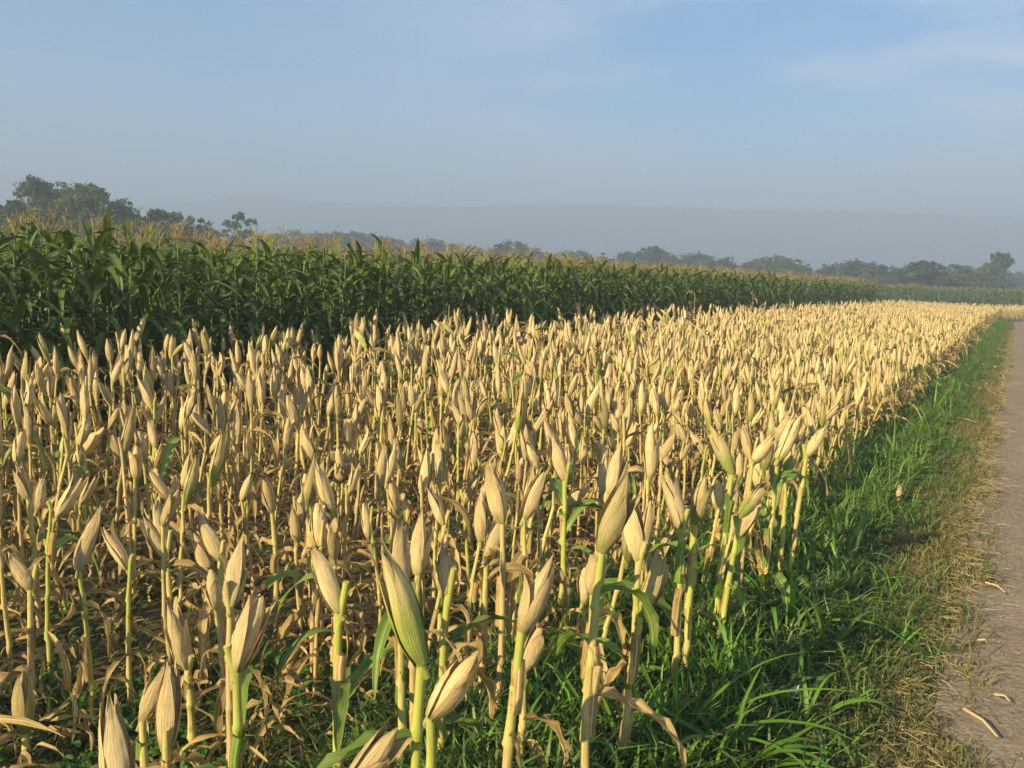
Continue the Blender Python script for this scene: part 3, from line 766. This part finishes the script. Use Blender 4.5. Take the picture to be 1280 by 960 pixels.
for v in np.arange(7.9, 40, 1.0):
    u = 78 + .15 * (v - 7)
    while u < 93:
        u += rg.uniform(.3, .8) * (1 if v < 10 else 1.5); p = uv(u, v)
        if inview(p.x, p.y, 4): G2.append((p.x, p.y))
green_scatter('far_green_maize', G2, 'distant block of green maize across the end of the ripe field')

# dead brown plants sticking up at the edge of the green field
for x, dp, h in ((868, 21.5, 1.5), (940, 25, 1.6), (985, 29, 1.35), (720, 16.5, 1.35), (560, 12.6, 1.25)):
    p = at(x, 400, dp); root = empty('dead_maize_plant', (p.x, p.y, 0), rg.uniform(0, 6))
    u, v = touv(p); q = uv(u, min(v, 7.55)); root.location = (q.x, q.y, 0)
    link('stalk', stalk_mb(rg, (0, 0, -.03), (.04, .02, h * .95), .011, .007, 6).mesh('stalk', M_stalkb), root)
    for q in range(6):
        link('leaf', leaf_mb(rg, rg.uniform(0, 6.28), rg.uniform(.2, 1.2), rg.uniform(.25, .4), .05, rg.uniform(3, 6), 9, 1.5, .1, .8, 3, .5).mesh('leaf', M_dryleaf), root, Matrix.Translation((.03 * (q / 6), .01, h * (.35 + .1 * q))))
    tag(root, {868: 'brown dead maize plant against the green wall, nearer of the tall pair', 940: 'brown dead maize plant against the green wall, farther of the tall pair', 985: 'low brown dead maize plant beyond the tall dead pair', 720: 'brown withered maize plant standing before the shaded middle of the green wall', 560: 'withered maize plant closest to the camera along the green wall'}[x], 'maize plant', 'dead plants at the green field edge')

# ------------------------------------------------------------------ grass, weeds, litter (stuff)
def tuft(rs, n, ln, w, spread, droop, m):
    mb = MB()
    for i in range(n):
        a = rs.uniform(0, 6.28); el = rs.uniform(.5, 1.5); p0 = rs.normal(0, spread, 2)
        lf = leaf_mb(rs, a, el, ln * rs.uniform(.5, 1.2), w * rs.uniform(.7, 1.3), droop * rs.uniform(.4, 1.4), 5, rs.uniform(-.8, .8), .1, .2, 2)
        mb.join(lf, Matrix.Translation((p0[0], p0[1], -.01)), 0)
    return mb.mesh('tuft', m)
rt_ = np.random.default_rng(41)
T_g = [tuft(rt_, 26, .13, .0045, .035, 2.2, M_grass) for i in range(8)]
T_t = [tuft(rt_, 20, .22, .006, .03, 2.6, M_grass) for i in range(6)]
T_d = [tuft(rt_, 28, .11, .0035, .05, 3.4, M_grassd) for i in range(8)]
T_m = [tuft(rt_, 14, .24, .007, .03, 3.0, M_blade) for i in range(5)]
kindsT = T_g + T_t + T_d + T_m
P = []; I = []; S = []
for k in range(300000):
    u = rt_.uniform(0, 1) ** 2.1 * 58 - 1.0; v = rt_.uniform(-.02, 1.75)
    if len(P) > 42000: break
    p = uv(u, v)
    if not inview(p.x, p.y, .5, 1.4): continue
    d = p.length
    if rt_.random() > min(1, 3.0 / d + .25): continue
    edge = .15 + .13 * math.exp(-max(0, u - 2.2) / 2.2) + .05 * math.sin(u * 2.1) + .05 * math.sin(u * 6.3 + 1)
    if v < edge and rt_.random() < .9: continue
    dryp = 1 / (1 + math.exp((v - .52 - .13 * math.sin(u * 1.3) - .08 * math.sin(u * 3.7 + 1)) / .11)) + (.22 if math.sin(u * 2.3 + v * 5) > .5 else 0)
    if u > 20: dryp *= .8
    if rt_.random() < dryp * .95:
        if rt_.random() < .12: continue
        i = 14 + rt_.integers(0, 8); s = rt_.uniform(.5, 1.0)
    else:
        r_ = rt_.random(); i = rt_.integers(0, 8) if r_ < .55 else (8 + rt_.integers(0, 6) if r_ < .8 else 22 + rt_.integers(0, 5)); s = rt_.uniform(.6, 1.35) * (1 if v > .6 else .7)
        if v > 1.35: s *= .75
    P.append((p.x, p.y, float(vz(np.array(u), np.array(min(v, 1.55)))) if v < 1.6 else 0)); I.append(i); S.append(s * (1 + min(d, 40) * .006))
n = len(P)
scatter('verge_grass', kindsT, P, np.stack([rt_.normal(0, .15, n), rt_.normal(0, .15, n), rt_.uniform(0, 6.28, n)], -1), S, np.array(I), 'short green and dry grass covering the verge beside the road', 'grass')
# grass and weeds between the ripe plants (front of the field)
def weed(rs):
    mb = MB()
    for i in range(9):
        lf = leaf_mb(rs, rs.uniform(0, 6.28), rs.uniform(.2, 1.2), rs.uniform(.03, .06), rs.uniform(.015, .028), 1.5, 5, 0, .1, .3, 3)
        mb.join(lf, Matrix.Translation((rs.normal(0, .02), rs.normal(0, .02), rs.uniform(0, .08))), 0)
    return mb.mesh('weed', M_weed)
W = [weed(rt_) for i in range(6)]
P = []; I = []; S = []
for k in range(26000):
    u = rt_.uniform(0, 1) ** 1.6 * 20 - 2.5; v = rt_.uniform(1.5, 7.3); p = uv(u, v)
    if not inview(p.x, p.y, .4, 1.8): continue
    patch = math.sin(p.x * 1.7 + 1) * math.cos(p.y * 1.3) + .5 * math.sin(p.x * 4 + p.y * 3)
    near = 1.0 if p.length < 3.5 else .30
    if rt_.random() > near * (.75 + .45 * patch): continue
    r_ = rt_.random(); i = rt_.integers(0, 8) if r_ < .45 else (8 + rt_.integers(0, 6) if r_ < .6 else 27 + rt_.integers(0, 6))
    P.append((p.x, p.y, 0)); I.append(i); S.append(rt_.uniform(.55, 1.15))
n = len(P)
scatter('field_weeds', kindsT + W, P, np.stack([rt_.normal(0, .15, n), rt_.normal(0, .15, n), rt_.uniform(0, 6.28, n)], -1), S, np.array(I), 'low weeds and grass growing between the ripe maize stalks', 'weeds')
# fallen and hanging dry leaves between the rows
P = []; S = []; Rr = []
for k in range(30000):
    u = rt_.uniform(0, 1) ** 1.3 * 32 - 2.5; v = rt_.uniform(1.4, 7.6); p = uv(u, v)
    if not inview(p.x, p.y, .4, 1.8): continue
    if rt_.random() > (.62 if p.length > 3.4 else (.42 if p.x < .1 else .25)): continue
    P.append((p.x, p.y, abs(rt_.normal(0, .08)) + .02)); S.append(rt_.uniform(.35, .85)); Rr.append((rt_.normal(0, .6), rt_.normal(0, .6), rt_.uniform(0, 6.28)))
for k in range(5200):
    u = rt_.uniform(9, 62); v = rt_.normal(1.25, .13); p = uv(u, v)
    P.append((p.x, p.y, rt_.uniform(.02, .5))); S.append(rt_.uniform(.5, 1.0)); Rr.append((rt_.normal(0, .6), rt_.normal(0, .6), rt_.uniform(0, 6.28)))
scatter('leaf_litter', [d[1] for d in DRY], P, np.array(Rr), S, rt_.integers(0, 16, len(P)), 'tangle of fallen dry maize leaves on the field soil', 'leaf litter')
# straw bits on the road edge
ST = []
for i in range(6):
    mb = MB(); tube(mb, [(0, 0, 0), (.03, .002 * i, .004), (.06 + .01 * i, .004, .002)], [.0014, .0016, .001], 4); ST.append(mb.mesh('straw', M_straw))
P = []; S = []; Rr = []
for k in range(7500):
    u = rt_.uniform(0, 1) ** 1.7 * 45 - .5; v = .15 + .13 * math.exp(-max(0, u - 2.2) / 2.2) - abs(rt_.normal(0, .10)) + .02 + .06 * math.sin(u * 2.1); p = uv(u, v)
    if rt_.random() < .06: v = rt_.uniform(-1.6, .1); p = uv(u, v)
    if not inview(p.x, p.y, .4, 1.8): continue
    P.append((p.x, p.y, .043 + .03 * (v > 0))); S.append(rt_.uniform(.2, .85)); Rr.append((0, rt_.normal(0, .1), rt_.uniform(0, 6.28)))
scatter('straw_bits', ST, P, np.array(Rr), S, rt_.integers(0, 6, len(P)), 'small straw bits strewn along the road edge', 'straw')

PB = []
ma, nt = mat('pebble'); tcx = nt.nodes.new('ShaderNodeTexCoord'); finish(nt, ramp(nt, noise(nt, tcx.outputs['Object'], 40, 2), [(.3, (.14, .12, .10)), (.7, (.36, .32, .27))]), .9); M_peb = ma
for i in range(5):
    mb = MB(); zz = [-.4, -.2, .2, .5, .62]; tube(mb, [(0, 0, z * .011) for z in zz], np.array([.5, 1, 1, .6, .1]) * .011 * rt_.uniform(.8, 1.1, 5), 7); PB.append(mb.mesh('pebble', M_peb))
P = []; S = []; Rr = []
for k in range(5000):
    u = rt_.uniform(0, 1) ** 1.5 * 40 - .5; v = rt_.uniform(-2.9, .12) if rt_.random() < .6 else rt_.normal(-.05, .1); p = uv(u, v)
    if not inview(p.x, p.y, .4, 1.8): continue
    P.append((p.x, p.y, .045)); S.append(rt_.uniform(.12, .62) ** 1.6); Rr.append((rt_.normal(0, .5), rt_.normal(0, .5), rt_.uniform(0, 6.28)))
scatter('pebbles', PB, P, np.array(Rr), S, rt_.integers(0, 5, len(P)), 'small stones and clods on the dirt road', 'pebbles')

# ------------------------------------------------------------------ broad grass clumps on the verge, each a thing
CL = [((846, 955), .52, 9, 'tall broad-bladed grass clump with an upright blade beside the nearest stalks'),
      ((905, 985), .34, 12, 'low broad grass clump spreading at the bottom edge'),
      ((978, 800), .46, 9, 'bright green clump with long upright blades at the foot of the edge plants'),
      ((1000, 915), .30, 12, 'sprawling green clump next to the white scrap'),
      ((1035, 830), .36, 13, 'spreading clump of arching blades reaching toward the dry grass'),
      ((1050, 715), .38, 12, 'dark green clump leaning over the middle of the verge'),
      ((1010, 690), .40, 9, 'narrow clump of tall blades touching the maize stalks'),
      ((1090, 640), .34, 11, 'green clump beside the lone fallen ear on the verge'),
      ((1120, 590), .36, 10, 'clump growing close to the field edge beyond the lone ear'),
      ((1150, 555), .34, 12, 'leafy clump halfway along the verge'),
      ((1170, 520), .42, 14, 'bright sunlit green clump where the verge narrows'),
      ((1192, 492), .36, 12, 'farther small sunlit clump right behind the bright one'),
      ((925, 900), .3, 10, 'shaded clump among broken stubs near the nearest stalks'),
      ((770, 965), .3, 10, 'clump of thin blades between the two lowest edge stalks')]
for (px, py), ln, n, lab in CL:
    p = ground(px, py, .05); mb = MB()
    for i in range(int(n * 1.4)):
        lf = leaf_mb(rt_, rt_.uniform(0, 6.28), rt_.uniform(.6, 1.5), 1.4 * ln * rt_.uniform(.55, 1.1), rt_.uniform(.016, .028), rt_.uniform(1.0, 3.0), 11, rt_.uniform(-.5, .5), .04, .5, 3)
        mb.join(lf, Matrix.Translation((rt_.normal(0, .025), rt_.normal(0, .025), -.02)), 0)
    o = link('grass_clump', mb.mesh('grass_clump', M_blade)); o.location = p; tag(o, lab, 'grass clump', 'broad grass clumps on the verge')

# ------------------------------------------------------------------ straws, stubs, scraps, fallen husks on the verge and road
def stick(a, b, r, lab, cat, name, mt, z=.05, grp=None, bend=.01):
    p, q = ground(*a, z), ground(*b, z); mb = MB(); mid = (p + q) / 2 + Vector((bend, 0, .008)); c0 = p.copy()
    tube(mb, [Vector((0, 0, 0)), mid - c0, q - c0], [r, r * .9, r * .6], 7); o = link(name, mb.mesh(name, mt)); o.location = c0; tag(o, lab, cat, grp); return o
GS = 'loose straw stalks on the road'
stick((1205, 886), (1246, 920), .006, 'thick straw stalk lying across the near road edge', 'straw stalk', 'straw_stalk', M_straw, .062, GS)
stick((1243, 868), (1262, 876), .005, 'short pale straw piece on the bare road above the thick stalk', 'straw stalk', 'straw_stalk', M_straw, .066, GS)
stick((1222, 800), (1234, 803), .005, 'short white straw at the grass margin', 'straw stalk', 'straw_stalk', M_straw, .06, GS)
stick((1232, 728), (1256, 740), .006, 'straw stalk slanting off the grass halfway up the road edge', 'straw stalk', 'straw_stalk', M_straw, .062, GS)
stick((1196, 522), (1220, 528), .008, 'pale straw stalk lying on far verge grass', 'straw stalk', 'straw_stalk', M_straw, .10, GS)
stick((1224, 600), (1250, 612), .006, 'thin straw bent over the road margin, farther on', 'straw stalk', 'straw_stalk', M_straw, .06, GS)
def stub(px, py, h, lab, mt=None):
    p = ground(px, py, .03); mb = MB(); tube(mb, [(0, 0, -.02), (.01, 0, h * .5), (.02 * rt_.uniform(-1, 1), .01, h)], [.012, .011, .009], 7)
    for i in range(3):
        mb.join(leaf_mb(rt_, rt_.uniform(0, 6.28), 1.2, h * rt_.uniform(.6, 1.1), .03, 1.5, 6, 1, .1, .7, 3, .3), Matrix.Translation((0, 0, h * .3)), 0)
    o = link('stalk_stub', mb.mesh('stalk_stub', mt or M_straw)); o.location = p; tag(o, lab, 'stalk stub', 'broken maize stubs in the verge grass')
stub(952, 900, .16, 'taller frayed maize stub, in the near grass')
stub(936, 905, .13, 'short brown maize stub left of the frayed one', M_dryleaf)
stub(966, 910, .10, 'lowest pale maize stub of the near three')
# lone ears stuck in the verge
for (px, py), h, lab in (((1070, 700), .10, 'lone small maize ear standing in the verge grass'), ((1122, 640), .08, 'lone slim ear half hidden in the verge, farther along')):
    p = ground(px, py, .06); mbx, tip = ear_mb(rt_, .13, .017, 20, 12, 2, .01); o = link('maize_ear', mbx.mesh('maize_ear', M_husk)); o.location = p + Vector((0, 0, h)); o.rotation_euler = (.1, -.1, 0); tag(o, lab, 'maize ear')
    mb = MB(); tube(mb, [(0, 0, -h - .05), (0, 0, -.02)], [.007, .007], 6); link('stem', mb.mesh('stem', M_stalk), o)
ma, nt = mat('plastic_scrap'); tcx = nt.nodes.new('ShaderNodeTexCoord'); finish(nt, ramp(nt, noise(nt, tcx.outputs['Object'], 60, 2), [(.3, (.5, .5, .5)), (.7, (.78, .77, .74))]), .45); M_pl = ma
p = ground(988, 880, .12); mb = leaf_mb(rt_, 0, 1.3, .10, .035, .8, 7, 1.0, .15, .8, 4, .8); o = link('plastic_scrap', mb.mesh('plastic_scrap', M_pl)); o.location = p; tag(o, 'crumpled white scrap caught upright in the verge grass', 'litter')
# pale fallen husks in a line further along the verge
HU = [(1232, 428), (1228, 436), (1224, 447), (1220, 458), (1216, 468), (1206, 478), (1199, 486)]
HL = ['farthest pale husk pile in the line along the verge', 'pale husk pile just before the farthest one', 'third pale husk pile from the far end of the line', 'middle pale husk pile of the line on the verge', 'third nearest pale husk pile in the verge line', 'second nearest pale husk pile in the verge line', 'nearest pale husk pile, beside the sunlit grass clump']
M_pale = leaf_mat('pale_husk', (.36, .36, .14), (.48, .46, .20), (.60, .57, .30), .6, .25, None, False)
for (px, py), lab in zip(HU, HL):
    p = ground(px, py, .06); mb = MB()
    for i in range(18):
        lf = leaf_mb(rt_, rt_.uniform(0, 6.28), rt_.uniform(.0, 1.0), rt_.uniform(.12, .26), .045, 2.5, 7, rt_.uniform(-1, 1), .1, .6, 3, .3); mb.join(lf, Matrix.Translation((rt_.normal(0, .18), rt_.normal(0, .3), .02)), 0)
    o = link('husk_pile', mb.mesh('husk_pile', M_pale)); o.location = p; tag(o, lab, 'husk pile', 'fallen husks along the verge')

# ------------------------------------------------------------------ trees
def tree_mat(name, a, b, c):
    ma, nt = mat(name); tc = nt.nodes.new('ShaderNodeTexCoord'); oi = nt.nodes.new('ShaderNodeObjectInfo')
    w = mathn(nt, 'MULTIPLY', oi.outputs['Random'], 17.0)
    n1 = noise(nt, tc.outputs['Object'], .45, 4, .65, w)
    col = ramp(nt, n1, [(.32, a), (.5, b), (.68, c)]); finish(nt, col, .6, .4); return ma
M_tA = tree_mat('foliage_olive', (.075, .11, .02), (.12, .16, .03), (.19, .22, .05))
M_tB = tree_mat('foliage_dark', (.045, .08, .014), (.075, .115, .02), (.11, .15, .03))
M_tC = tree_mat('foliage_pale', (.09, .11, .04), (.14, .16, .06), (.20, .21, .09))
M_tD = tree_mat('foliage_brown', (.07, .055, .03), (.11, .085, .045), (.15, .12, .06))
M_tE = tree_mat('foliage_fresh', (.04, .085, .018), (.07, .13, .03), (.11, .18, .045))
ma, nt = mat('bark'); tcx = nt.nodes.new('ShaderNodeTexCoord'); finish(nt, ramp(nt, noise(nt, scaled(nt, tcx.outputs['Object'], (3, 3, .6)), 2, 4), [(.3, (.06, .045, .03)), (.7, (.18, .14, .10))]), .9); M_bark = ma
def crown_mesh(rs, lobes, nleaf, size, mt, feather=0.0, name='crown'):
    """lobes: (x,y,z,rx,ry,rz); many small leaf sprays spread through the lobes"""
    vol = np.array([l[3] * l[4] * l[5] for l in lobes]) ** .67; w = vol / vol.sum(); C = []; NV = []
    for l, wi in zip(lobes, w):
        k = int(nleaf * wi * 1.6) + 4; nc = max(8, int(k / 42))
        d = rs.standard_normal((nc, 3)); d /= np.linalg.norm(d, axis=1)[:, None]; d[:, 2] = np.where(d[:, 2] < -.5, -d[:, 2] * .6, d[:, 2])
        rad = rs.uniform(.55, 1.08, nc) ** .8
        cen = d * rad[:, None] * np.array(l[3:6]) + np.array(l[:3]); cs = rs.uniform(.09, .26, nc) * np.mean(l[3:6]) * 1.35
        pick = rs.integers(0, nc, k); q = rs.standard_normal((k, 3)) * .62; q[:, 2] *= .7
        if feather: q[:, 2] -= feather * np.abs(q[:, 0] + q[:, 1]) * .8; q[:, :2] += d[pick][:, :2] * np.abs(rs.standard_normal((k, 1))) * feather
        C.append(cen[pick] + q * cs[pick][:, None]); NV.append(d[pick] + rs.standard_normal((k, 3)) * .75)
    C = np.concatenate(C); n = len(C); nv = np.concatenate(NV); nv /= np.linalg.norm(nv, axis=1)[:, None] + 1e-6
    t = np.cross(nv, rs.standard_normal((n, 3))); t /= np.linalg.norm(t, axis=1)[:, None] + 1e-6; b = np.cross(nv, t)
    s = (size * rs.uniform(.5, 1.3, n))[:, None]
    V = np.stack([C - t * s, C + b * s * .45 + nv * s * .15, C + t * s, C - b * s * .45 + nv * s * .1], 1).reshape(-1, 3)
    mb = MB(); mb.add(V, np.arange(n * 4).reshape(-1, 4), np.tile([[0, 0], [0, 1], [1, 1], [1, 0]], (n, 1))); return mb.mesh(name, mt, False)
def limb(mb, rs, a, b, r0_, r1_, n=5):
    a = np.array(a, float); b = np.array(b, float); t = np.linspace(0, 1, n)[:, None]; p = a + (b - a) * t; p[1:-1] += rs.standard_normal((n - 2, 3)) * .04 * np.linalg.norm(b - a)
    tube(mb, p, np.linspace(r0_, r1_, n), 7)
def make_tree(rs, h, w, mt, nleaf=5000, size=.3, style='round', trunk=.3):
    mb = MB(); lobes = []; ht = h * trunk
    tr = max(.12, h * .022)
    limb(mb, rs, (0, 0, -.2), (rs.uniform(-.2, .2), 0, ht), tr, tr * .75)
    if style == 'round':
        k = rs.integers(6, 10)
        for i in range(k):
            a = rs.uniform(0, 6.28); rr = w * .5 * rs.uniform(.15, .68); z = rs.uniform(ht * .95, h * .86); q = rs.uniform(.18, .30) * w
            lobes.append((math.cos(a) * rr, math.sin(a) * rr, z, q, q, q * .75))
        lobes.append((0, 0, h - w * .2, w * .26, w * .26, w * .2)); lobes.append((0, 0, ht * .8, w * .4, w * .4, ht * .6)); lobes.append((0, 0, ht + (h - ht) * .45, w * .34, w * .34, (h - ht) * .36))
    elif style == 'tall':
        for i in range(8):
            z = ht + (h - ht) * (i + .5) / 8; q = w * .36 * (1 - .45 * (i / 8) ** 1.5) * rs.uniform(.7, 1.2); a = rs.uniform(0, 6.28); rr = w * .2 * (1 - i / 10)
            lobes.append((math.cos(a) * rr, math.sin(a) * rr, z, q, q, (h - ht) / 9))
    elif style == 'flat':
        for i in range(9):
            a = rs.uniform(0, 6.28); rr = w * .5 * rs.uniform(.2, .8); z = h * rs.uniform(.62, .9); q = w * rs.uniform(.14, .22); lobes.append((math.cos(a) * rr, math.sin(a) * rr, z, q, q, q * .45))
    elif style == 'low':
        for i in range(9):
            x = (i / 8 - .5) * w * .8; q = w * rs.uniform(.12, .18); lobes.append((x, rs.uniform(-.2, .2) * w, h * rs.uniform(.35, .75), q, q, h * rs.uniform(.22, .32)))
    for l in lobes: limb(mb, rs, (0, 0, ht * rs.uniform(.5, .98)), l[:3], tr * .45, tr * .12)
    return mb.mesh('trunk', M_bark), crown_mesh(rs, lobes, nleaf, size, mt, .5 if style == 'low' else .2), h
def put_tree(tr, x, dist, htop_px, label, name='tree', sx=1.0, cat='tree', rz=None, grp='trees beyond the fields'):
    """x: photo column of the trunk; dist metres away; htop_px: photo row of the crown top"""
    tm, cm, h = tr
    g = ray(x, 400); p = Vector((g.x, g.y, 0)).normalized() * dist
    # height so that the top is seen at htop_px
    q = ray(x, htop_px); hh = EYE + q.z / math.hypot(q.x, q.y) * dist
    o = empty(name, (p.x, p.y, 0), random.uniform(0, 6.28) if rz is None else rz); s = hh / h; o.scale = (s * sx, s * sx, s)
    link('trunk', tm, o); link('crown', cm, o); tag(o, label, cat, grp); return o
rt3 = np.random.default_rng(77)
# left cluster, feathery
def bamboo(rs, h, w, mt, n=11000):
    mb = MB(); lobes = []
    for i in range(15):
        a = rs.uniform(0, 6.28); rr = w * .42 * math.sqrt(rs.uniform(0, 1)); z = h * rs.uniform(.45, .86); x, y = math.cos(a) * rr, math.sin(a) * rr
        q = w * rs.uniform(.10, .17); lobes.append((x, y, z, q, q, q * rs.uniform(.8, 1.5))); limb(mb, rs, (x * .3, y * .3, -.2), (x, y, z), .11, .04)
    lobes.append((0, 0, h * .45, w * .36, w * .36, h * .34))
    for i in range(4): a = rs.uniform(0, 6.28); q = w * .09; lobes.append((math.cos(a) * w * .3, math.sin(a) * w * .3, h * .9, q, q, q * 1.2))
    return mb.mesh('trunk', M_bark), crown_mesh(rs, lobes, n, .24, mt, .9), h
put_tree(bamboo(rt3, 12, 8, M_tB), 8, 98, 246, 'dark tree half hidden at the left edge behind the tassels')
put_tree(make_tree(rt3, 14, 6, M_tC, 2600, .22, 'tall', .35), 44, 93, 221, 'thin airy treetop rising at the left of the big tree group', sx=.45)
put_tree(bamboo(rt3, 12, 11, M_tA, 14000), 88, 96, 224, 'widest bushy tree of the big left group')
put_tree(bamboo(rt3, 12, 10, M_tA, 13000), 134, 92, 231, 'rounded olive tree forming the right half of the big left group')
put_tree(bamboo(rt3, 8, 8, M_tB), 178, 98, 262, 'lower dark tree sloping off the right of the big group')
put_tree(make_tree(rt3, 8, 8, M_tB, 5000, .22), 205, 104, 272, 'small dark tree next to the pale tree')
put_tree(bamboo(rt3, 8, 7, M_tC, 7000), 236, 100, 265, 'pale feathery tree between the dark group and the lone tree')
mb = MB(); lobes = []; limb(mb, rt3, (0, 0, -.2), (.1, 0, 5), .22, .14)
for a_, z_, r_ in ((0, 6.2, 2.0), (2.1, 6.0, 2.1), (4.2, 6.3, 1.9), (1.0, 7.4, 1.5), (3.2, 7.6, 1.6), (5.2, 7.3, 1.7), (0, 8.4, .3), (1.5, 5.4, .6), (4.6, 8.2, .9)):
    p_ = (math.cos(a_) * r_, math.sin(a_) * r_, z_); lobes.append(p_ + (.85, .85, .7)); limb(mb, rt3, (.05, 0, 4.2), p_, .09, .03)
put_tree((mb.mesh('trunk', M_bark), crown_mesh(rt3, lobes, 2200, .2, M_tA, .1), 9.0), 299, 120, 266, 'lone small tree with round tufts of leaves over the tassels')
# far line: individual trees
var = []
for mt_, st_ in ((M_tA, 'round'), (M_tB, 'round'), (M_tC, 'round'), (M_tE, 'low'), (M_tA, 'low'), (M_tD, 'round'), (M_tB, 'tall'), (M_tC, 'flat'), (M_tE, 'round'), (M_tC, 'low')):
    var.append(make_tree(rt3, 11, 11 if st_ != 'low' else 15, mt_, 4200, .34, st_, .22))
LINE = [
 (330, 292, 300, 1, 'hazy dark tree just right of the lone tufted tree'), (352, 290, 290, 0, 'small rounded tree second right of the lone tree'),
 (378, 291, 300, 2, 'pale blurred tree before the first taller far clump'), (402, 290, 270, 1, 'dark far tree starting the long tree line'), (426, 287, 270, 0, 'taller rounded tree above the tassels left of centre'),
 (448, 293, 290, 6, 'narrow dark tree after the taller rounded one'), (470, 295, 280, 2, 'pale tree with flat shoulder in the far line'), (492, 297, 300, 1, 'dark tree between two pale far trees'),
 (516, 300, 280, 5, 'reddish brown bare-looking tree in the far line'), (540, 299, 290, 5, 'second brownish tree right of the reddish one'), (566, 304, 270, 1, 'low dark tree just left of the big domed tree'),
 (590, 306, 270, 0, 'small olive tree touching the dome tree'), (634, 300, 240, 1, 'large domed dark tree near the middle of the horizon'), (655, 308, 245, 5, 'brownish low tree on the right flank of the domed tree'),
 (690, 315, 280, 3, 'low light green bush tree right of the domed tree'), (722, 313, 280, 8, 'rounded green tree in the low middle stretch'), (752, 315, 270, 3, 'wide green thicket tree in the low middle stretch'),
 (782, 314, 270, 8, 'green tree with even crown before the pointed one'), (810, 310, 260, 6, 'small pointed dark tree sticking out of the green thicket'), (838, 315, 255, 9, 'wide pale thicket tree after the pointed one'),
 (868, 318, 250, 2, 'pale tree above the two dead maize plants'), (902, 321, 240, 1, 'dark compact tree left of the paler pair'), (932, 326, 240, 0, 'low olive tree between compact and pale trees'),
 (958, 321, 235, 2, 'pale tree, left one of the paler pair'), (980, 320, 230, 0, 'olive tree, right one of the paler pair'), (1010, 329, 260, 3, 'low hazy thicket tree right of the pair'),
 (1040, 330, 220, 5, 'brownish tree beginning the rounded brown group'), (1062, 327, 210, 2, 'tallest tree of the rounded brown group'), (1088, 328, 215, 5, 'brown rounded tree closing the brown group'),
 (1108, 332, 215, 1, 'dark green tree at the corner of the green field'), (1146, 328, 190, 6, 'upright dark tree standing above the far green field'), (1130, 335, 260, 9, 'faint low tree behind the upright dark one'),
 (1170, 338, 250, 3, 'low green thicket tree right of the upright dark one'), (1192, 328, 195, 0, 'tapered olive tree left of the tallest right tree'), (1212, 338, 200, 2, 'pale shrubby tree under the tallest right tree'),
 (1272, 342, 330, 1, 'faint tree at the far right edge')]
for x, yt, dist, k, lab in LINE:
    put_tree(var[k], x, dist * .78, yt, lab, sx=rt3.uniform(1.15, 1.6))
# tallest right tree: leaning plume
mb = MB(); lobes = []
for i, (x, z, q) in enumerate(((-.2, 2.2, 2.5), (1.6, 2.0, 2.4), (-1.8, 3.2, 2.0), (.4, 4.2, 2.5), (-2.4, 5.0, 1.4), (1.6, 5.6, 2.2), (2.3, 7.4, 1.9), (.8, 7.0, 1.7), (2.6, 9.0, 1.6), (3.6, 8.6, 1.0), (1.6, 9.3, 1.2), (-.6, 6.2, 1.4), (2.9, 4.0, 1.6))):
    lobes.append((x, rt3.uniform(-1, 1), z, q, q, q * .8)); limb(mb, rt3, (0, 0, 1), (x, 0, z), .16, .05)
limb(mb, rt3, (0, 0, -.2), (.2, 0, 3), .3, .2)
big = (mb.mesh('trunk', M_bark), crown_mesh(rt3, lobes, 9000, .26, M_tA, .4), 10.4)
put_tree(big, 1226, 165, 314, 'tallest tree on the right with a leaning plume-shaped crown', rz=-AL * .9, sx=1.05)
for px, dist, yt in ((1244, 150, 352), (1258, 152, 353)):
    put_tree(make_tree(rt3, 3, 3, M_tE, 700, .2, 'tall', .2), px, dist, yt, 'small bright sapling under the tallest right tree, %s one' % ('nearer' if px == 1244 else 'outer'), 'sapling', cat='sapling', sx=.8, grp='saplings under the right tree')
# far-off wood that reads as one mass
P = []; I = []; S = []
for k in range(520):
    px = rt3.uniform(-200, 1500); dist = rt3.uniform(290, 560); g = ray(px, 400); p = Vector((g.x, g.y, 0)).normalized() * dist
    P.append((p.x, p.y, -.5)); I.append(rt3.integers(0, 8)); S.append(rt3.uniform(.55, 1.0) * (1.6 if px < 900 else 1.25) * (1.0 if dist > 450 else .8))
wood = [crown_mesh(rt3, [(rt3.uniform(-4, 4), rt3.uniform(-3, 3), rt3.uniform(2, 8), 3.5, 3.5, 2.8) for q in range(6)] + [(0, 0, 3, 6, 6, 3.2)], 1500, .6, [M_tA, M_tB, M_tE, M_tC][i % 4], .2, 'wood') for i in range(8)]
scatter('far_woods', wood, P, np.stack([np.zeros(520), np.zeros(520), rt3.uniform(0, 6.28, 520)], -1), S, np.array(I), 'hazy far woods behind the separate trees', 'woods')
print('ripe indiv', len(indiv) + len(HAND), 'rest', len(rest), 'green', len(fi), len(grest), len(G2), 'far ind', math.hypot(*indiv[-1][:2]), math.hypot(*fi[-1][:2]))
